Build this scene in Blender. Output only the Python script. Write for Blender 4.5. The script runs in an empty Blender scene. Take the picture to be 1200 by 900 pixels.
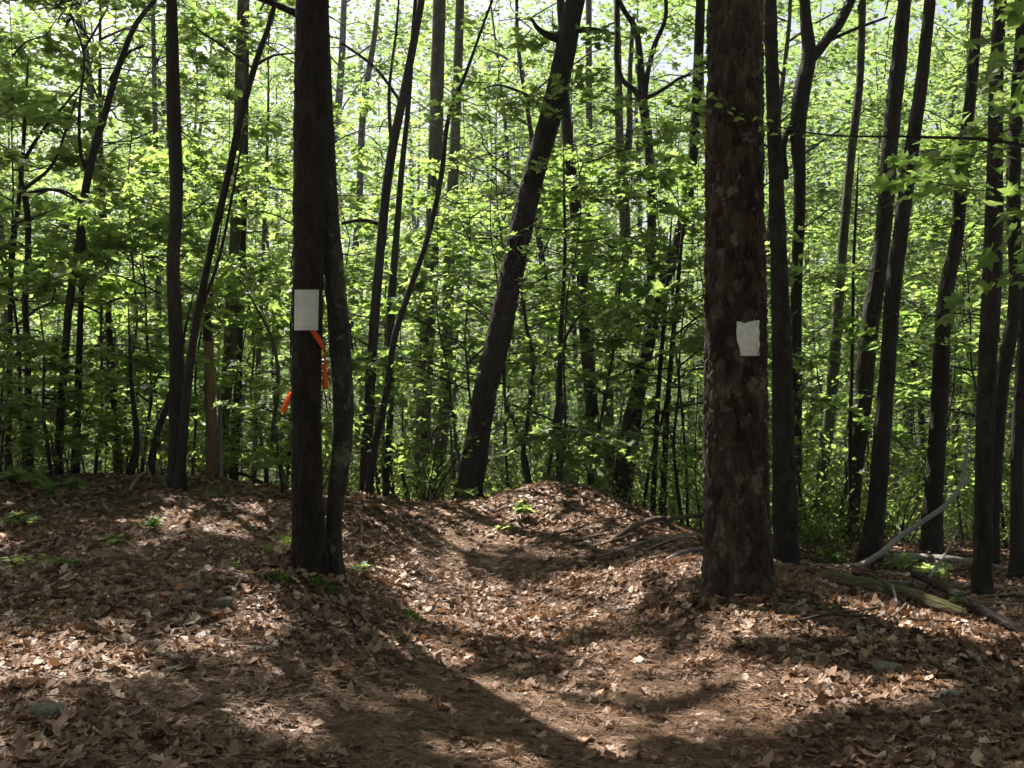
import bpy, math, random
import numpy as np
from mathutils import Vector

# ------------------------------------------------------------------ camera, sky, sun, exposure
SC = bpy.context.scene
COL = SC.collection
CAM_Z = 1.6
F = 1177.0                       # focal length in pixels of the 1200 px wide photograph
cam_d = bpy.data.cameras.new("camera")
cam_d.sensor_width = 36.0
cam_d.lens = 36.0 * F / 1200.0
cam_d.clip_start = 0.05
cam_d.clip_end = 2000
cam = bpy.data.objects.new("camera", cam_d)
cam.location = (0, 0, CAM_Z)
cam.rotation_euler = (math.radians(90), 0, 0)
COL.objects.link(cam)
SC.camera = cam

SUN_EL, SUN_AZ = math.radians(56), math.radians(-34)      # azimuth clockwise from +Y
w = bpy.data.worlds.new("World")
SC.world = w
w.use_nodes = True
nt = w.node_tree
nt.nodes.clear()
wo = nt.nodes.new("ShaderNodeOutputWorld")
bg = nt.nodes.new("ShaderNodeBackground")
sky = nt.nodes.new("ShaderNodeTexSky")
sky.sky_type = 'NISHITA'
sky.sun_disc = False
sky.sun_elevation = SUN_EL
sky.sun_rotation = SUN_AZ
sky.air_density = 1.0
sky.dust_density = 5.0
sky.ozone_density = 1.0
bg.inputs["Strength"].default_value = 0.05
nt.links.new(sky.outputs[0], bg.inputs[0])
nt.links.new(bg.outputs[0], wo.inputs[0])

sd = bpy.data.lights.new("sun", 'SUN')
sd.energy = 5.0
sd.angle = math.radians(0.53)
sd.color = (1.0, 0.95, 0.87)
sun = bpy.data.objects.new("sun", sd)
sdir = Vector((math.sin(SUN_AZ) * math.cos(SUN_EL), math.cos(SUN_AZ) * math.cos(SUN_EL), math.sin(SUN_EL)))
sun.rotation_euler = sdir.to_track_quat('Z', 'Y').to_euler()
sun.location = (-10, 20, 30)
COL.objects.link(sun)

SC.view_settings.view_transform = 'Standard'
SC.view_settings.look = 'None'
SC.view_settings.exposure = 1.8
SC.view_settings.gamma = 1.0
SC.view_settings.use_curve_mapping = False
SC.render.engine = 'CYCLES'
SC.cycles.max_bounces = 9
SC.cycles.diffuse_bounces = 6
SC.cycles.glossy_bounces = 2
SC.cycles.transmission_bounces = 6
SC.cycles.use_denoising = True
SC.cycles.sample_clamp_indirect = 6.0
SC.cycles.use_adaptive_sampling = True
SC.cycles.adaptive_threshold = 0.02

# ------------------------------------------------------------------ numeric helpers
def P(px, py, Y):
    return np.array([(px - 600.0) / F * Y, Y, CAM_Z - (py - 450.0) / F * Y])

def hash3(ix, iy, iz, seed):
    h = (ix.astype(np.int64) * 374761393 + iy.astype(np.int64) * 668265263 + iz.astype(np.int64) * 2147483647 + seed * 974634541) & 0xffffffff
    h = ((h ^ (h >> 13)) * 1274126177) & 0xffffffff
    h = ((h ^ (h >> 16)) * 2246822519) & 0xffffffff
    return ((h ^ (h >> 15)) & 0xffffff) / float(0xffffff)

def vnoise(p, freq, seed=0):
    q = np.asarray(p) * freq
    i = np.floor(q).astype(np.int64)
    f = q - i
    f = f * f * (3 - 2 * f)
    r = 0
    for dx in (0, 1):
        for dy in (0, 1):
            for dz in (0, 1):
                wgt = (f[:, 0] if dx else 1 - f[:, 0]) * (f[:, 1] if dy else 1 - f[:, 1]) * (f[:, 2] if dz else 1 - f[:, 2])
                r = r + wgt * hash3(i[:, 0] + dx, i[:, 1] + dy, i[:, 2] + dz, seed)
    return r * 2 - 1

def voronoi(p, seed=0):
    i = np.floor(p).astype(np.int64)
    n = len(p)
    f1 = np.full(n, 9.0); f2 = np.full(n, 9.0); idv = np.zeros(n)
    for dx in (-1, 0, 1):
        for dy in (-1, 0, 1):
            for dz in (-1, 0, 1):
                a, b, c = i[:, 0] + dx, i[:, 1] + dy, i[:, 2] + dz
                h0 = hash3(a, b, c, seed); h1 = hash3(a, b, c, seed + 1); h2 = hash3(a, b, c, seed + 2)
                d = np.sqrt((a + h0 - p[:, 0]) ** 2 + (b + h1 - p[:, 1]) ** 2 + (c + h2 - p[:, 2]) ** 2)
                closer = d < f1
                f2 = np.where(closer, f1, np.minimum(f2, d))
                idv = np.where(closer, h0, idv)
                f1 = np.where(closer, d, f1)
    return f1, f2, idv

def sstep(a, b, x):
    t = np.clip((x - a) / (b - a), 0, 1)
    return t * t * (3 - 2 * t)

def unit(v):
    return v / (np.linalg.norm(v, axis=-1, keepdims=True) + 1e-9)

# ------------------------------------------------------------------ terrain (height in metres from control points)
CP = np.array([
    (0.2, 2, .05), (0.2, 3, .04), (0.2, 4.2, .04), (0.18, 5.5, .01), (0.14, 7, -.06), (0.05, 8.2, -.06), (-.4, 9.3, .16), (-.8, 10.5, .34), (-.45, 5.5, .02), (-.6, 7, -.04), (.75, 5.5, .02), (.8, 7, -.04), (-.45, 4.2, .06), (.8, 4.2, .05), (-.95, 7.2, .12), (-1.2, 12, .1), (-1.5, 15, -.5),
    (-1.2, 2, .2), (-1.2, 3.3, .23), (-1.25, 4.8, .29), (-1.2, 6.5, .38), (-.95, 6.3, .22), (-.9, 5.2, .15), (1.15, 6.2, .22), (-1.3, 8.5, .40), (-1.7, 10, .45),
    (-3, 2, .35), (-3, 5, .42), (-3, 7, .50), (-3, 8.7, .58), (-3, 10.3, .60), (-3, 13, .15), (-3, 17, -.7),
    (-6, 2, .45), (-6, 5, .5), (-6, 8, .63), (-6, 11, .60), (-6, 15, -.1), (-12, 5, .6), (-12, 12, .5),
    (.45, 10.5, .57), (1.15, 10.4, .36), (-.1, 10.6, .44), (0.45, 9.3, .29), (.4, 12, .1), (.8, 15, -.6),
    (1.42, 6.3, .29), (1.2, 4.8, .12), (1.6, 3.3, .12), (1.1, 7.3, .2), (1.3, 8.5, .2), (1.7, 9.5, .15), (1.9, 11, 0),
    (2.4, 6.3, .2), (3.4, 7.5, 0), (3, 4.5, .13), (3, 2, .15), (5, 5, .1), (5, 8, -.1), (2.5, 8, .05), (2.5, 10, -.12), (4, 12, -.35), (4, 16, -.9), (8, 10, -.2), (8, 4, .1), (12, 12, -.4),
    (0, 20, -1.5), (-8, 20, -1.3), (8, 20, -1.6), (0, 26, -2.0), (-12, 26, -2), (14, 26, -2), (0, -4, .1), (-8, -4, .4), (8, -4, .2)], dtype=float)
def _tps(r2):
    return np.where(r2 > 1e-12, 0.5 * r2 * np.log(r2 + 1e-12), 0)
def _fit():
    n = len(CP)
    d2 = ((CP[:, None, :2] - CP[None, :, :2]) ** 2).sum(-1)
    A = np.zeros((n + 3, n + 3))
    A[:n, :n] = _tps(d2) + np.eye(n) * 0.05
    A[:n, n] = 1; A[:n, n + 1:] = CP[:, :2]
    A[n, :n] = 1; A[n + 1:, :n] = CP[:, :2].T
    return np.linalg.solve(A, np.concatenate([CP[:, 2], np.zeros(3)]))
TW = _fit()
def H(x, y):
    x = np.atleast_1d(np.asarray(x, float)); y = np.atleast_1d(np.asarray(y, float))
    xs = np.clip(x, -13, 13); ys = np.clip(y, -4, 27)
    out = np.empty(len(xs))
    for s in range(0, len(xs), 40000):
        e = slice(s, s + 40000)
        d2 = (xs[e, None] - CP[None, :, 0]) ** 2 + (ys[e, None] - CP[None, :, 1]) ** 2
        out[e] = _tps(d2) @ TW[:len(CP)] + TW[-3] + TW[-2] * xs[e] + TW[-1] * ys[e]
    far = -2.0 + 10.0 * sstep(40, 150, y) + 26 * sstep(120, 400, y)
    k = sstep(19, 27, y)
    k = np.maximum(k, sstep(13, 22, np.abs(x)) * sstep(14, 30, y))
    out = out * (1 - k) + far * k
    p = np.stack([x, y, np.zeros(len(x))], 1)
    amp = 1 - sstep(20, 60, y)
    out = out + amp * (0.035 * vnoise(p, 1.3, 3) + 0.016 * vnoise(p, 3.5, 4))
    return out
def H1(x, y):
    return float(H([x], [y])[0])
def hit(px, py):
    ys = np.arange(2.0, 26, 0.03)
    x = (px - 600) / F * ys
    z = CAM_Z - (py - 450) / F * ys
    g = H(x, ys)
    b = np.nonzero(z <= g)[0]
    k = b[0] if len(b) else len(ys) - 1
    return np.array([x[k], ys[k], g[k]])

# ------------------------------------------------------------------ mesh helpers
class MB:
    """collects vertices, triangles and quads with a material index and per-vertex attributes"""
    def __init__(self):
        self.V = []; self.f = []; self.n = 0; self.tint = []; self.bark = []
    def add(self, V, faces, mat=0, tint=None, bark=None, smooth=True):
        V = np.asarray(V, float).reshape(-1, 3)
        m = len(V)
        self.V.append(V)
        self.tint.append(np.zeros(m) if tint is None else np.asarray(tint, float))
        self.bark.append(V.copy() if bark is None else np.asarray(bark, float))
        for fa in (faces if isinstance(faces, list) else [faces]):
            self.f.append((np.asarray(fa, np.int64) + self.n, mat, smooth))
        self.n += m
        return self
    def data(self, name, mats):
        V = np.concatenate(self.V)
        me = bpy.data.meshes.new(name)
        me.vertices.add(len(V))
        me.vertices.foreach_set("co", V.astype(np.float32).ravel())
        idx = np.concatenate([a.ravel() for a, _, _ in self.f])
        sizes = np.concatenate([np.full(len(a), a.shape[1]) for a, _, _ in self.f])
        mi = np.concatenate([np.full(len(a), m) for a, m, _ in self.f])
        sm = np.concatenate([np.full(len(a), s) for a, _, s in self.f])
        me.loops.add(len(idx))
        me.loops.foreach_set("vertex_index", idx.astype(np.int32))
        me.polygons.add(len(sizes))
        me.polygons.foreach_set("loop_start", np.concatenate([[0], np.cumsum(sizes)[:-1]]).astype(np.int32))
        me.polygons.foreach_set("loop_total", sizes.astype(np.int32))
        me.polygons.foreach_set("material_index", mi.astype(np.int32))
        me.polygons.foreach_set("use_smooth", sm.astype(bool))
        a = me.attributes.new("tint", 'FLOAT', 'POINT')
        a.data.foreach_set("value", np.concatenate(self.tint).astype(np.float32))
        a = me.attributes.new("bark", 'FLOAT_VECTOR', 'POINT')
        a.data.foreach_set("vector", np.concatenate(self.bark).astype(np.float32).ravel())
        for m in mats:
            me.materials.append(m)
        me.update(calc_edges=True)
        me.validate()
        return me
    def build(self, name, mats, parent=None, loc=None):
        return link(name, self.data(name, mats), parent, loc)

def link(name, data, parent=None, loc=None):
    o = bpy.data.objects.new(name, data)
    COL.objects.link(o)
    if parent is not None:
        o.parent = parent
    if loc is not None:
        o.location = loc
    return o
def tag(o, label=None, cat=None, group=None, kind=None):
    if label: o["label"] = label
    if cat: o["category"] = cat
    if group: o["group"] = group
    if kind: o["kind"] = kind
    return o
def thing(name, label, cat, loc, group=None):
    o = link(name, None, None, loc)
    o.empty_display_size = 0.2
    return tag(o, label, cat, group)
def dup(root, loc, rz, sc, label=None, group=None):
    r = root.copy(); COL.objects.link(r)
    r.location = loc; r.rotation_euler = (.09 * math.sin(rz * 37), .09 * math.sin(rz * 53), rz); r.scale = (sc, sc, sc)
    if label: r["label"] = label
    if group: r["group"] = group
    for ch in root.children:
        c = ch.copy(); COL.objects.link(c); c.parent = r
    return r

def catmull(pts, ds):
    pts = np.asarray(pts, float)
    d = np.linalg.norm(np.diff(pts[:, :3], axis=0), axis=1)
    t = np.concatenate([[0], np.cumsum(d)])
    n = max(2, int(t[-1] / ds) + 1)
    u = np.linspace(0, t[-1], n)
    m = np.gradient(pts, t, axis=0)
    k = np.clip(np.searchsorted(t, u, side='right') - 1, 0, len(t) - 2)
    h = (t[k + 1] - t[k])[:, None]
    s = ((u - t[k])[:, None]) / h
    p0, p1, m0, m1 = pts[k], pts[k + 1], m[k] * h, m[k + 1] * h
    lim = 1.2 * np.linalg.norm((p1 - p0)[:, :3], axis=1, keepdims=True)
    for m_ in (m0, m1):
        m_ *= np.minimum(1, lim / (np.linalg.norm(m_[:, :3], axis=1, keepdims=True) + 1e-9))
    r = (2 * s**3 - 3 * s**2 + 1) * p0 + (s**3 - 2 * s**2 + s) * m0 + (-2 * s**3 + 3 * s**2) * p1 + (s**3 - s**2) * m1
    if pts.shape[1] > 3:
        r[:, 3:] = p0[:, 3:] * (1 - s) + p1[:, 3:] * s
    return r

def frames(path):
    t = unit(np.gradient(path, axis=-2))
    ref = np.zeros_like(t)
    horiz = np.abs(t.mean(axis=-2, keepdims=True)[..., 2:3]) < 0.75
    ref[...] = np.where(horiz, np.array([0, 0, 1.0]), np.array([0, 1.0, 0]))
    u = unit(np.cross(t, ref))
    v = np.cross(u, t)
    return t, u, v

def tubes(mb, paths, radii, seg=4, mat=0, tint=0.5):
    """paths (T,n,3), radii (T,n)"""
    paths = np.asarray(paths, float); radii = np.asarray(radii, float)
    T, n, _ = paths.shape
    t, u, v = frames(paths)
    th = np.arange(seg) / seg * 2 * np.pi
    c, s = np.cos(th), np.sin(th)
    V = paths[:, :, None] + radii[:, :, None, None] * (u[:, :, None] * c[None, None, :, None] + v[:, :, None] * s[None, None, :, None])
    L = np.concatenate([np.zeros((T, 1)), np.cumsum(np.linalg.norm(np.diff(paths, axis=1), axis=2), axis=1)], 1)
    B = np.stack(np.broadcast_arrays(radii[:, :, None] * c, radii[:, :, None] * s, L[:, :, None] + np.arange(T)[:, None, None] * 1.7), -1)
    base = np.arange(T)[:, None, None] * n * seg + np.arange(n - 1)[None, :, None] * seg
    j = np.arange(seg)[None, None, :]; j2 = (j + 1) % seg
    q = np.stack(np.broadcast_arrays(base + j, base + j2, base + seg + j2, base + seg + j), -1).reshape(-1, 4)
    V = V.reshape(-1, 3)
    # end caps (a fan on each end, sharing a centre)
    mb.add(V, q, mat, np.full(len(V), tint), B.reshape(-1, 3))
    return mb

def trunk_tube(mb, pts, seg, ds, rng, bump=0.04, plates=None, flare=0.0, mat=0, flare_h=0.45):
    """pts rows (x,y,z,r): one trunk with an uneven surface; plates=(width, height, depth) gives plated bark"""
    c = catmull(pts, ds)
    path, r = c[:, :3], np.maximum(c[:, 3], 0.004)
    n = len(path)
    t, u, v = frames(path)
    L = np.concatenate([[0], np.cumsum(np.linalg.norm(np.diff(path, axis=0), axis=1))])
    th = np.arange(seg) / seg * 2 * np.pi
    cc, ss = np.cos(th), np.sin(th)
    so = rng.uniform(0, 50)
    B = np.stack(np.broadcast_arrays(r[:, None] * cc, r[:, None] * ss, L[:, None] + so), -1).reshape(-1, 3)
    rr = np.repeat(r, seg)
    q = B * np.array([1, 1, .35])
    d = bump * rr * (vnoise(q, 1.1 / max(r.mean(), .02), int(so)) + .5 * vnoise(q, 2.6 / max(r.mean(), .02), int(so) + 9))
    tint = 0.5 + 0.25 * vnoise(B * np.array([1, 1, .3]), 5, 7)
    if plates:
        pw, ph, pd = plates
        wob = np.stack([vnoise(B, 9, 21) + .6 * vnoise(B, 26, 24), vnoise(B, 9, 22) + .6 * vnoise(B, 26, 25), vnoise(B, 7, 23) + .6 * vnoise(B, 19, 26)], 1) * np.array([.3, .3, .4])
        f1, f2, idv = voronoi(B / np.array([pw, pw, ph]) + wob, 5)
        e = f2 - f1
        pl = sstep(0.03, 0.24, e)
        d = d + pd * (pl - 1) * (.35 + .65 * sstep(-.3, .4, vnoise(B, 8, 31))) + pd * 0.18 * (idv - .5) * pl + pd * .35 * vnoise(B, 30, 4) * pl + pd * .25 * vnoise(B * np.array([1, 1, .5]), 75, 6)
        tint = np.clip(0.2 + 0.6 * idv + .18 * vnoise(B, 14, 8), 0, 1)
    if flare:
        hh = np.repeat(L, seg)
        lob = 1 + 0.55 * np.cos(np.tile(th, n) * 4 + so) + .35 * np.cos(np.tile(th, n) * 7 + 2 * so)
        d = d + flare * rr * np.exp(-np.maximum(hh - .15, 0) / flare_h * 2.2) * lob
    R = (rr + d).reshape(n, seg)
    V = path[:, None] + R[:, :, None] * (u[:, None] * cc[None, :, None] + v[:, None] * ss[None, :, None])
    base = np.arange(n - 1)[:, None] * seg
    j = np.arange(seg)[None]; j2 = (j + 1) % seg
    f = np.stack(np.broadcast_arrays(base + j, base + j2, base + seg + j2, base + seg + j), -1).reshape(-1, 4)
    mb.add(V.reshape(-1, 3), f, mat, tint, B)
    return path, r

# leaf shapes: columns x (across), y (along), z (fold)
MAPLE = np.array([(0, 0, 0), (.22, .02, .03), (.52, .12, .09), (.34, .33, .05), (.56, .62, .10), (.24, .58, .04), (0, 1.0, -.05),
                  (-.24, .58, .04), (-.56, .62, .10), (-.34, .33, .05), (-.52, .12, .09), (-.22, .02, .03), (0, .42, -.03)])
MAPLE_F = np.array([(12, i, i + 1) for i in range(0, 11)] + [(12, 11, 0)])
OVAL = np.array([(0, 0, 0), (.26, .28, .05), (.27, .6, .05), (0, 1, -.06), (-.27, .6, .05), (-.26, .28, .05), (0, .45, -.02)])
OVAL_F = np.array([(6, i, (i + 1) % 6) for i in range(6)])
DIAM = np.array([(0, 0, 0), (.34, .45, .06), (0, 1, -.04), (-.34, .45, .06)])
DIAM_F = np.array([(0, 1, 2), (0, 2, 3)])
NEEDLE = np.array([(0, 0, 0), (.02, .5, 0), (0, 1, 0), (-.02, .5, .01)])

def leaves(mb, pos, d, nrm, size, tint, tmpl, tf, mat=0, curl=None):
    N, k = len(pos), len(tmpl)
    d = unit(d); side = unit(np.cross(d, nrm)); nn = np.cross(side, d)
    T = np.broadcast_to(tmpl[None], (N, k, 3)).copy()
    if curl is not None:
        T[:, :, 2] += curl[:, :1] * (T[:, :, 1] - .4) ** 2 + curl[:, 1:2] * T[:, :, 0] ** 2 * 2.0 + curl[:, 2:3] * T[:, :, 0] * (T[:, :, 1] - .4)
    T = T * size[:, None, None]
    V = pos[:, None] + T[:, :, 0:1] * side[:, None] + T[:, :, 1:2] * d[:, None] + T[:, :, 2:3] * nn[:, None]
    fa = (tf[None] + (np.arange(N) * k)[:, None, None]).reshape(-1, tf.shape[1])
    mb.add(V.reshape(-1, 3), fa, mat, np.repeat(tint, k), smooth=False)

# ------------------------------------------------------------------ materials
def newmat(name):
    m = bpy.data.materials.new(name); m.use_nodes = True
    n = m.node_tree; n.nodes.clear()
    out = n.nodes.new("ShaderNodeOutputMaterial")
    return m, n, out
def ramp(n, fac, stops, interp='LINEAR'):
    r = n.nodes.new("ShaderNodeValToRGB"); r.color_ramp.interpolation = interp
    el = r.color_ramp.elements
    while len(el) < len(stops): el.new(0.5)
    for e, (p, c) in zip(el, stops):
        e.position = p; e.color = (*c, 1)
    n.links.new(fac, r.inputs[0])
    return r.outputs[0]
def attr(n, name, out):
    a = n.nodes.new("ShaderNodeAttribute"); a.attribute_name = name
    return a.outputs[out]
def mapping(n, vec, scale):
    m = n.nodes.new("ShaderNodeMapping"); m.inputs["Scale"].default_value = scale
    n.links.new(vec, m.inputs[0]); return m.outputs[0]
def noise(n, vec, scale, detail=4, rough=.6):
    t = n.nodes.new("ShaderNodeTexNoise")
    t.inputs["Scale"].default_value = scale; t.inputs["Detail"].default_value = detail; t.inputs["Roughness"].default_value = rough
    n.links.new(vec, t.inputs["Vector"]); return t.outputs["Fac"]
def math_(n, op, a, b):
    m = n.nodes.new("ShaderNodeMath"); m.operation = op
    for i, x in enumerate((a, b)):
        if isinstance(x, (int, float)): m.inputs[i].default_value = x
        else: n.links.new(x, m.inputs[i])
    return m.outputs[0]
def mix(n, fac, a, b):
    m = n.nodes.new("ShaderNodeMix"); m.data_type = 'RGBA'
    if isinstance(fac, (int, float)): m.inputs[0].default_value = fac
    else: n.links.new(fac, m.inputs[0])
    for i, x in ((6, a), (7, b)):
        if isinstance(x, tuple): m.inputs[i].default_value = (*x, 1)
        else: n.links.new(x, m.inputs[i])
    return m.outputs[2]
def bump(n, h, dist, strength=1.0):
    b = n.nodes.new("ShaderNodeBump"); b.inputs["Distance"].default_value = dist; b.inputs["Strength"].default_value = strength
    n.links.new(h, b.inputs["Height"]); return b.outputs[0]
def principled(n, out, col, rough=.8, spec=.3, normal=None):
    p = n.nodes.new("ShaderNodeBsdfPrincipled")
    if isinstance(col, tuple): p.inputs["Base Color"].default_value = (*col, 1)
    else: n.links.new(col, p.inputs["Base Color"])
    p.inputs["Roughness"].default_value = rough
    p.inputs["Specular IOR Level"].default_value = spec
    if normal is not None: n.links.new(normal, p.inputs["Normal"])
    if out is not None: n.links.new(p.outputs[0], out.inputs[0])
    return p

def leaf_mat(name, refl, trans, share=0.5, gloss=.35):
    m, n, out = newmat(name)
    t = attr(n, "tint", "Fac")
    oi = n.nodes.new("ShaderNodeObjectInfo")
    tt = math_(n, 'ADD', math_(n, 'MULTIPLY', t, .75), math_(n, 'MULTIPLY', oi.outputs["Random"], .25))
    cr = ramp(n, tt, [(i / (len(refl) - 1), c) for i, c in enumerate(refl)])
    ct = ramp(n, tt, [(i / (len(trans) - 1), c) for i, c in enumerate(trans)])
    p = principled(n, None, cr, .5, gloss)
    tr = n.nodes.new("ShaderNodeBsdfTranslucent")
    n.links.new(ct, tr.inputs[0])
    mx = n.nodes.new("ShaderNodeMixShader"); mx.inputs[0].default_value = share
    n.links.new(p.outputs[0], mx.inputs[1]); n.links.new(tr.outputs[0], mx.inputs[2])
    n.links.new(mx.outputs[0], out.inputs[0])
    return m
M = {}
M['maple'] = leaf_mat("maple leaves", [(.045, .085, .02), (.075, .125, .03), (.12, .17, .05)], [(.20, .35, .06), (.36, .51, .11), (.53, .64, .21)], .56)
M['oak'] = leaf_mat("oak leaves", [(.05, .09, .02), (.08, .13, .025), (.12, .16, .04)], [(.13, .24, .05), (.25, .37, .09), (.42, .52, .18)], .56)
M['shrub'] = leaf_mat("shrub leaves", [(.035, .075, .015), (.06, .11, .02), (.09, .14, .03)], [(.20, .32, .05), (.34, .46, .09), (.5, .59, .18)], .52)
M['needles'] = leaf_mat("pine needles green", [(.02, .04, .018), (.035, .06, .025)], [(.06, .10, .03), (.09, .14, .04)], .3)
M['grass'] = leaf_mat("grass blades", [(.05, .09, .02), (.09, .13, .03)], [(.2, .32, .05), (.34, .44, .08)], .45)
M['litter'] = leaf_mat("dead leaves", [(.045, .024, .012), (.135, .073, .041), (.275, .162, .102), (.45, .31, .225), (.66, .53, .43)],
                       [(.06, .025, .01), (.14, .07, .03), (.25, .13, .06), (.34, .21, .11), (.42, .3, .18)], .22, .3)
M['dry_needles'] = leaf_mat("fallen needles", [(.07, .035, .018), (.16, .085, .045), (.27, .16, .09)], [(.05, .02, .01), (.08, .04, .02), (.12, .07, .03)], .1, .3)

def bark_mat(name, stops, scale=1.0, lichen=0.0, depth=.01, moss=0.0):
    m, n, out = newmat(name)
    b = attr(n, "bark", "Vector")
    v1 = mapping(n, b, (14 * scale, 14 * scale, 3.2 * scale))
    n1 = noise(n, v1, 1.0, 6, .65)
    v2 = mapping(n, b, (60 * scale, 60 * scale, 22 * scale))
    n2 = noise(n, v2, 1.0, 5, .7)
    vo = n.nodes.new("ShaderNodeTexVoronoi"); vo.feature = 'DISTANCE_TO_EDGE'
    n.links.new(mapping(n, b, (26 * scale, 26 * scale, 6 * scale)), vo.inputs["Vector"])
    vo.inputs["Scale"].default_value = 1.0
    fur = math_(n, 'MINIMUM', math_(n, 'MULTIPLY', vo.outputs["Distance"], 4.0), 1.0)
    t = attr(n, "tint", "Fac")
    f = math_(n, 'ADD', math_(n, 'MULTIPLY', n1, .55), math_(n, 'ADD', math_(n, 'MULTIPLY', n2, .35), math_(n, 'MULTIPLY', math_(n, 'SUBTRACT', t, .45), .45)))
    col = ramp(n, f, [(.22 + .5 * i / (len(stops) - 1), c) for i, c in enumerate(stops)])
    if lichen:
        ln = noise(n, mapping(n, b, (9, 9, 6)), 1.0, 5, .7)
        lf = ramp(n, ln, [(.60 - lichen * .1, (0, 0, 0)), (.66 - lichen * .1, (1, 1, 1))])
        col = mix(n, math_(n, 'MULTIPLY', lf, .75), col, (.15, .155, .105))
    if moss:
        g = n.nodes.new("ShaderNodeNewGeometry")
        sx = n.nodes.new("ShaderNodeSeparateXYZ"); n.links.new(g.outputs["Normal"], sx.inputs[0])
        mn = math_(n, 'ADD', math_(n, 'MULTIPLY', sx.outputs[2], .5), noise(n, mapping(n, b, (8, 8, 3)), 1.0, 4, .6))
        mf = ramp(n, mn, [(.62, (0, 0, 0)), (.8, (1, 1, 1))])
        mc = ramp(n, n2, [(.3, (.035, .04, .010)), (.7, (.085, .085, .022))])
        col = mix(n, math_(n, 'MULTIPLY', mf, moss), col, mc)
    h = math_(n, 'ADD', math_(n, 'MULTIPLY', fur, .6), math_(n, 'ADD', math_(n, 'MULTIPLY', n1, .6), math_(n, 'MULTIPLY', n2, .5)))
    principled(n, out, col, .85, .25, bump(n, h, depth))
    return m
M['pine_bark'] = bark_mat("plated pine bark", [(.007, .0045, .003), (.026, .016, .010), (.058, .037, .024), (.12, .095, .074)], 1.0, .25, .014)
M['dark_bark'] = bark_mat("dark furrowed bark", [(.012, .0095, .007), (.029, .023, .017), (.062, .050, .038)], 1.2, .0, .012)
M['red_bark'] = bark_mat("reddish pine bark", [(.009, .0065, .005), (.021, .0145, .010), (.045, .031, .022)], 1.2, .0, .012)
M['grey_bark'] = bark_mat("grey lichened bark", [(.015, .013, .0085), (.034, .029, .020), (.068, .060, .042)], 1.3, .45, .008)
M['pale_bark'] = bark_mat("pale grey green bark", [(.030, .027, .019), (.070, .064, .045), (.13, .12, .09)], 1.3, .5, .008)
M['twig'] = bark_mat("twig bark", [(.012, .0095, .007), (.026, .02, .015), (.05, .04, .03)], 2.0, .0, .003)
M['snag_wood'] = bark_mat("bare orange snag wood", [(.10, .055, .025), (.2, .12, .055), (.3, .2, .1)], .8, .0, .012)
M['dead_wood'] = bark_mat("weathered dead wood", [(.10, .085, .07), (.2, .175, .15), (.33, .3, .26)], 1.2, .0, .005)
M['bleached'] = bark_mat("bleached bare wood", [(.2, .18, .155), (.36, .33, .29), (.52, .48, .43)], 1.2, .0, .005)
M['brown_log'] = bark_mat("rotting brown log", [(.05, .035, .022), (.11, .08, .05), (.19, .145, .1)], 1.0, .0, .01)
M['mossy_log'] = bark_mat("mossy log", [(.05, .035, .02), (.10, .075, .045), (.16, .12, .08)], 1.0, .0, .01, .85)

def ground_mat(name, dark, mid, light, pale_share):
    m, n, out = newmat(name)
    g = n.nodes.new("ShaderNodeNewGeometry"); pos = g.outputs["Position"]
    n1 = noise(n, pos, 2.2, 5, .6)
    n2 = noise(n, pos, 26, 6, .75)
    n3 = noise(n, pos, 130, 4, .7)
    f = math_(n, 'ADD', math_(n, 'MULTIPLY', n1, .3), math_(n, 'ADD', math_(n, 'MULTIPLY', n2, .45), math_(n, 'MULTIPLY', n3, .3)))
    col = ramp(n, f, [(.34, dark), (.52, mid), (.70, light)])
    vo = n.nodes.new("ShaderNodeTexVoronoi"); vo.inputs["Scale"].default_value = 22
    vo.inputs["Randomness"].default_value = 1
    n.links.new(pos, vo.inputs["Vector"])
    sx = n.nodes.new("ShaderNodeSeparateColor"); n.links.new(vo.outputs["Color"], sx.inputs[0])
    sel = ramp(n, sx.outputs[0], [(1 - pale_share, (0, 0, 0)), (1 - pale_share + .03, (1, 1, 1))])
    col = mix(n, math_(n, 'MULTIPLY', sel, .6), col, ramp(n, sx.outputs[1], [(.0, mid), (.6, light), (1, (.34, .25, .18))]))
    # far hillside: green ground cover
    sy = n.nodes.new("ShaderNodeSeparateXYZ"); n.links.new(pos, sy.inputs[0])
    mr = n.nodes.new("ShaderNodeMapRange"); n.links.new(sy.outputs[1], mr.inputs[0])
    mr.inputs[1].default_value = 14; mr.inputs[2].default_value = 30
    gc = ramp(n, n2, [(.35, (.03, .05, .014)), (.6, (.08, .10, .03)), (.75, (.12, .085, .05))])
    col = mix(n, mr.outputs[0], col, gc)
    h = math_(n, 'ADD', math_(n, 'MULTIPLY', n2, .7), math_(n, 'ADD', math_(n, 'MULTIPLY', n3, .4), math_(n, 'MULTIPLY', vo.outputs["Distance"], .5)))
    principled(n, out, col, .9, .15, bump(n, h, .03))
    return m
M['floor'] = ground_mat("forest floor", (.045, .026, .015), (.12, .07, .042), (.23, .145, .09), .3)
M['path'] = ground_mat("trodden needle path", (.055, .030, .018), (.15, .088, .054), (.28, .185, .125), .25)

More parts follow.
